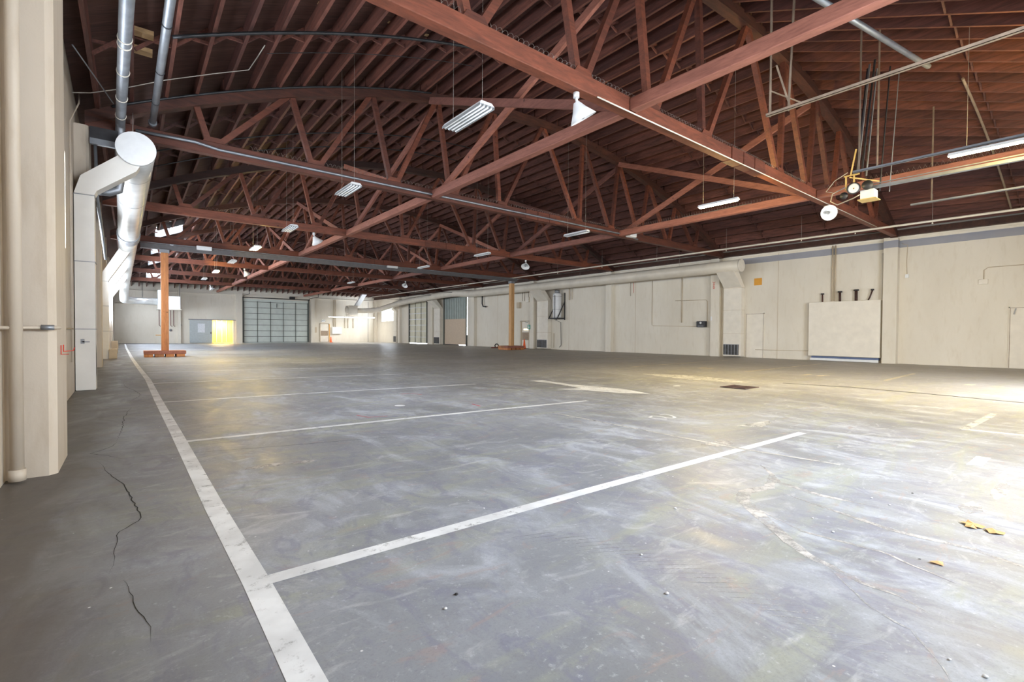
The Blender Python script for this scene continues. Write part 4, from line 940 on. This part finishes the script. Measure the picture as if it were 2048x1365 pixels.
# ================================================================== FAR WALL ITEMS
def box_y(q, x0, x1, z0, z1, y0, y1): q.box(x0, x1, y0, y1, z0, z1)
Yd = YF+.04
o = MB().box(10.25, 17.45, Yd, Yd+.04, -.30, 4.95).build('door_6', M['panel_pale'], kind='structure')
q = MB()
for i in range(8): z = -.17+(4.6+.17)*i/7; q.box(10.25, 17.45, Yd-.03, Yd, z-.022, z+.022)
q.build('rail', M['frame_dark'], o)
q = MB()
for i in range(6): x = 10.3+7.1*i/5; q.box(x-.03, x+.03, Yd-.045, Yd-.03, -.19, 4.7)
q.build('stile', M['frame_dark'], o)
q = MB(); q.box(10.12, 10.25, YF-.12, YF, -.2, 5.1); q.box(17.45, 17.58, YF-.12, YF, -.2, 5.1); q.build('track', M['frame_dark'], o)
q = MB()
for x in (10.18, 17.52): q.tube([(x, YF-.1, 5.0), (x, YF-.5, 5.25), (x, YF-4, 5.25), (x, YF-4, 6.0)], .03, 6)
q.build('overhead_track', M['black_pipe'], o)
MB().tube([(10.1, YF-.2, 5.08), (17.6, YF-.2, 5.08)], .05, 8).build('spring_shaft', M['black_pipe'], o)
q = MB(); q.bevbox(15.2, 15.8, YF-.5, YF-.15, 5.1, 5.4, .02); q.box(13.8, 13.85, YF-.1, YF-.04, 4.0, 4.5); q.build('opener', M['black_pipe'], o)
# sliding fire door and lit room behind the opening
o = MB().bevbox(5.0, 7.12, YF-.14, YF-.07, -.19, 2.33, .01).build('door_7', M['door_grey'], kind='structure')
MB().box(4.9, 9.6, YF-.18, YF-.04, 2.36, 2.44).build('slide_rail', M['steel_grey'], o)
MB().box(5.75, 6.42, YF-.15, YF-.14, .95, 1.95).build('notice', simple('pale_notice', (.70, .74, .80), .5, var=.2, scale=14), o)
MB().bevbox(6.95, 7.02, YF-.2, YF-.14, .8, 1.0, .01).build('door_handle', M['steel_dark'], o)
q = MB(); q.box(6.9, 9.4, YF+2.2, YF+2.3, -.3, 2.6); q.box(6.8, 6.9, YF+.2, YF+2.3, -.3, 2.6); q.box(9.4, 9.5, YF+.2, YF+2.3, -.3, 2.6); q.box(6.8, 9.5, YF+.2, YF+2.3, 2.6, 2.7); q.box(6.8, 9.5, YF+.2, YF+2.3, -.35, -.2)
q.build('wall_back', M['warm_wall'], kind='structure')
q = MB(); q.box(7.75, 7.83, YF+2.1, YF+2.2, -.2, 2.5); q.box(8.3, 8.38, YF+2.1, YF+2.2, -.2, 2.5); q.box(8.8, 8.86, YF+2.1, YF+2.2, -.2, 2.5)
q.build('trim_30', M['cream'], kind='structure')
t = thing('ceiling_lamp', 'warm lamp glowing inside the yellow room beyond the sliding door', 'light', (8.1, YF+1.2, 2.55))
MB().bevbox(7.6, 8.6, YF+1.1, YF+1.3, 2.52, 2.59, .01).build('housing', M['white'], t)
l = bpy.data.lights.new('lamp', 'AREA'); l.shape = 'RECTANGLE'; l.size = 1; l.size_y = .2; l.energy = 260; l.color = (1, .78, .35)
o = bpy.data.objects.new('lamp', l); COL.objects.link(o); o.location = (8.1, YF+1.2, 2.5)
# far small door, cone, boxes
o = MB().box(18.95, 19.95, YF-.06, YF+.002, -.17, 2.1).build('door_8', M['cream'], kind='structure')
MB().box(19.0, 19.9, YF-.07, YF-.06, .6, 1.25).build('kick_board', M['board'], o)
q = MB(); q.box(18.87, 18.95, YF-.1, YF, -.17, 2.2); q.box(19.95, 20.05, YF-.1, YF, -.17, 2.2); q.box(18.87, 20.05, YF-.1, YF, 2.12, 2.2); q.build('door_frame', M['cream_tan'], o)
t = thing('emergency_lamp', 'twin-head emergency lamp above the far wall door', 'lamp', (19.3, YF-.1, 2.6))
for x in (19.2, 19.45): MB().lathe([(0, 0), (.07, .02), (.1, .12), (0, .13)], (x, YF-.03, 2.62), (0, -1, -.2), 12).build('head', M['lamp_white'] if False else M['white'], t)
MB().bevbox(19.1, 19.55, YF-.08, YF, 2.4, 2.55, .01).build('case', M['white'], t)
t = thing('traffic_cone', 'far orange traffic cone beside the far wall door', 'cone', (20.2, YF-.6, -.2))
MB().lathe([(.14, .03), (.12, .08), (.04, .72), (0, .75)], (20.1, YF-.6, fz(20, 62)+.004), (0, 0, 1), 16).build('body', M['cone'], t)
MB().bevbox(19.9, 20.3, YF-.8, YF-.4, fz(20, 62)+.003, fz(20, 62)+.04, .01).build('base', M['cone'], t)
tag(MB().box(20.02, 20.10, YF-.13, YF-.10, -.15, 2.1).build('orange_edge_strip', M['orange']), 'orange edge strip of the far wall door frame', 'strip')  # thin plain orange strip along the frame edge
t = thing('electrical_panel', 'white electrical cabinet with conduits on the far wall', 'electrical panel', (20.6, YF-.1, .9))
MB().bevbox(20.4, 21.6, YF-.25, YF-.002, .85, 1.75, .01).build('cabinet', M['white'], t)
q = MB()
for x in (20.6, 20.85): q.tube([(x, YF-.06, 1.75), (x, YF-.06, 5.3)], .04, 6)
for x in (22.1, 22.5, 23.2): q.tube([(x, YF-.06, 1.6), (x, YF-.06, 2.9)], .04, 6)
q.build('conduit', M['cream_tan'], t)
pipe('conduit', [(25.0, 62.6, -.27), (25.0, 62.6, 5.2)], .025, 'steel_grey', 'thin dark pole standing in the far right corner', 'pole')
tag(MB().bevbox(18.25, 18.5, YF-.04, YF-.002, 1.0, 1.7, .005).build('wall_panel', M['cream_tan']), 'small tan panel beside the far roll-up door', 'panel')
pipe('conduit', [(-1.3, YF-.045, 3.95), (1.0, YF-.045, 3.9), (2.3, YF-.045, 3.88)], .05, 'cream', 'cream pipe across the far wall below the duct', 'pipe')
pipe('conduit', [(.9, YF-.12, 3.9), (.9, YF-.12, 6.15)], .02, 'galv', 'thin hanger rod above the far left pipe', 'rod', 6)
t = thing('hose_reel', 'grey gauge and valve on the far wall behind the left post', 'valve', (4.0, YF-.1, 1.7))
MB().lathe([(0, 0), (.16, 0), (.16, .1), (0, .1)], (4.1, YF-.02, 1.75), (0, -1, 0), 14).build('dial', M['steel_grey'], t)
MB().lathe([(0, 0), (.13, 0), (.13, .1), (0, .1)], (3.3, YF-.02, 1.2), (0, -1, 0), 14).build('valve', M['steel_grey'], t)
tag(MB().box(2.0, 2.45, YF-.012, YF-.002, .62, .70).build('orange_mark', M['orange']), 'faint orange smear on the far left wall', 'mark')
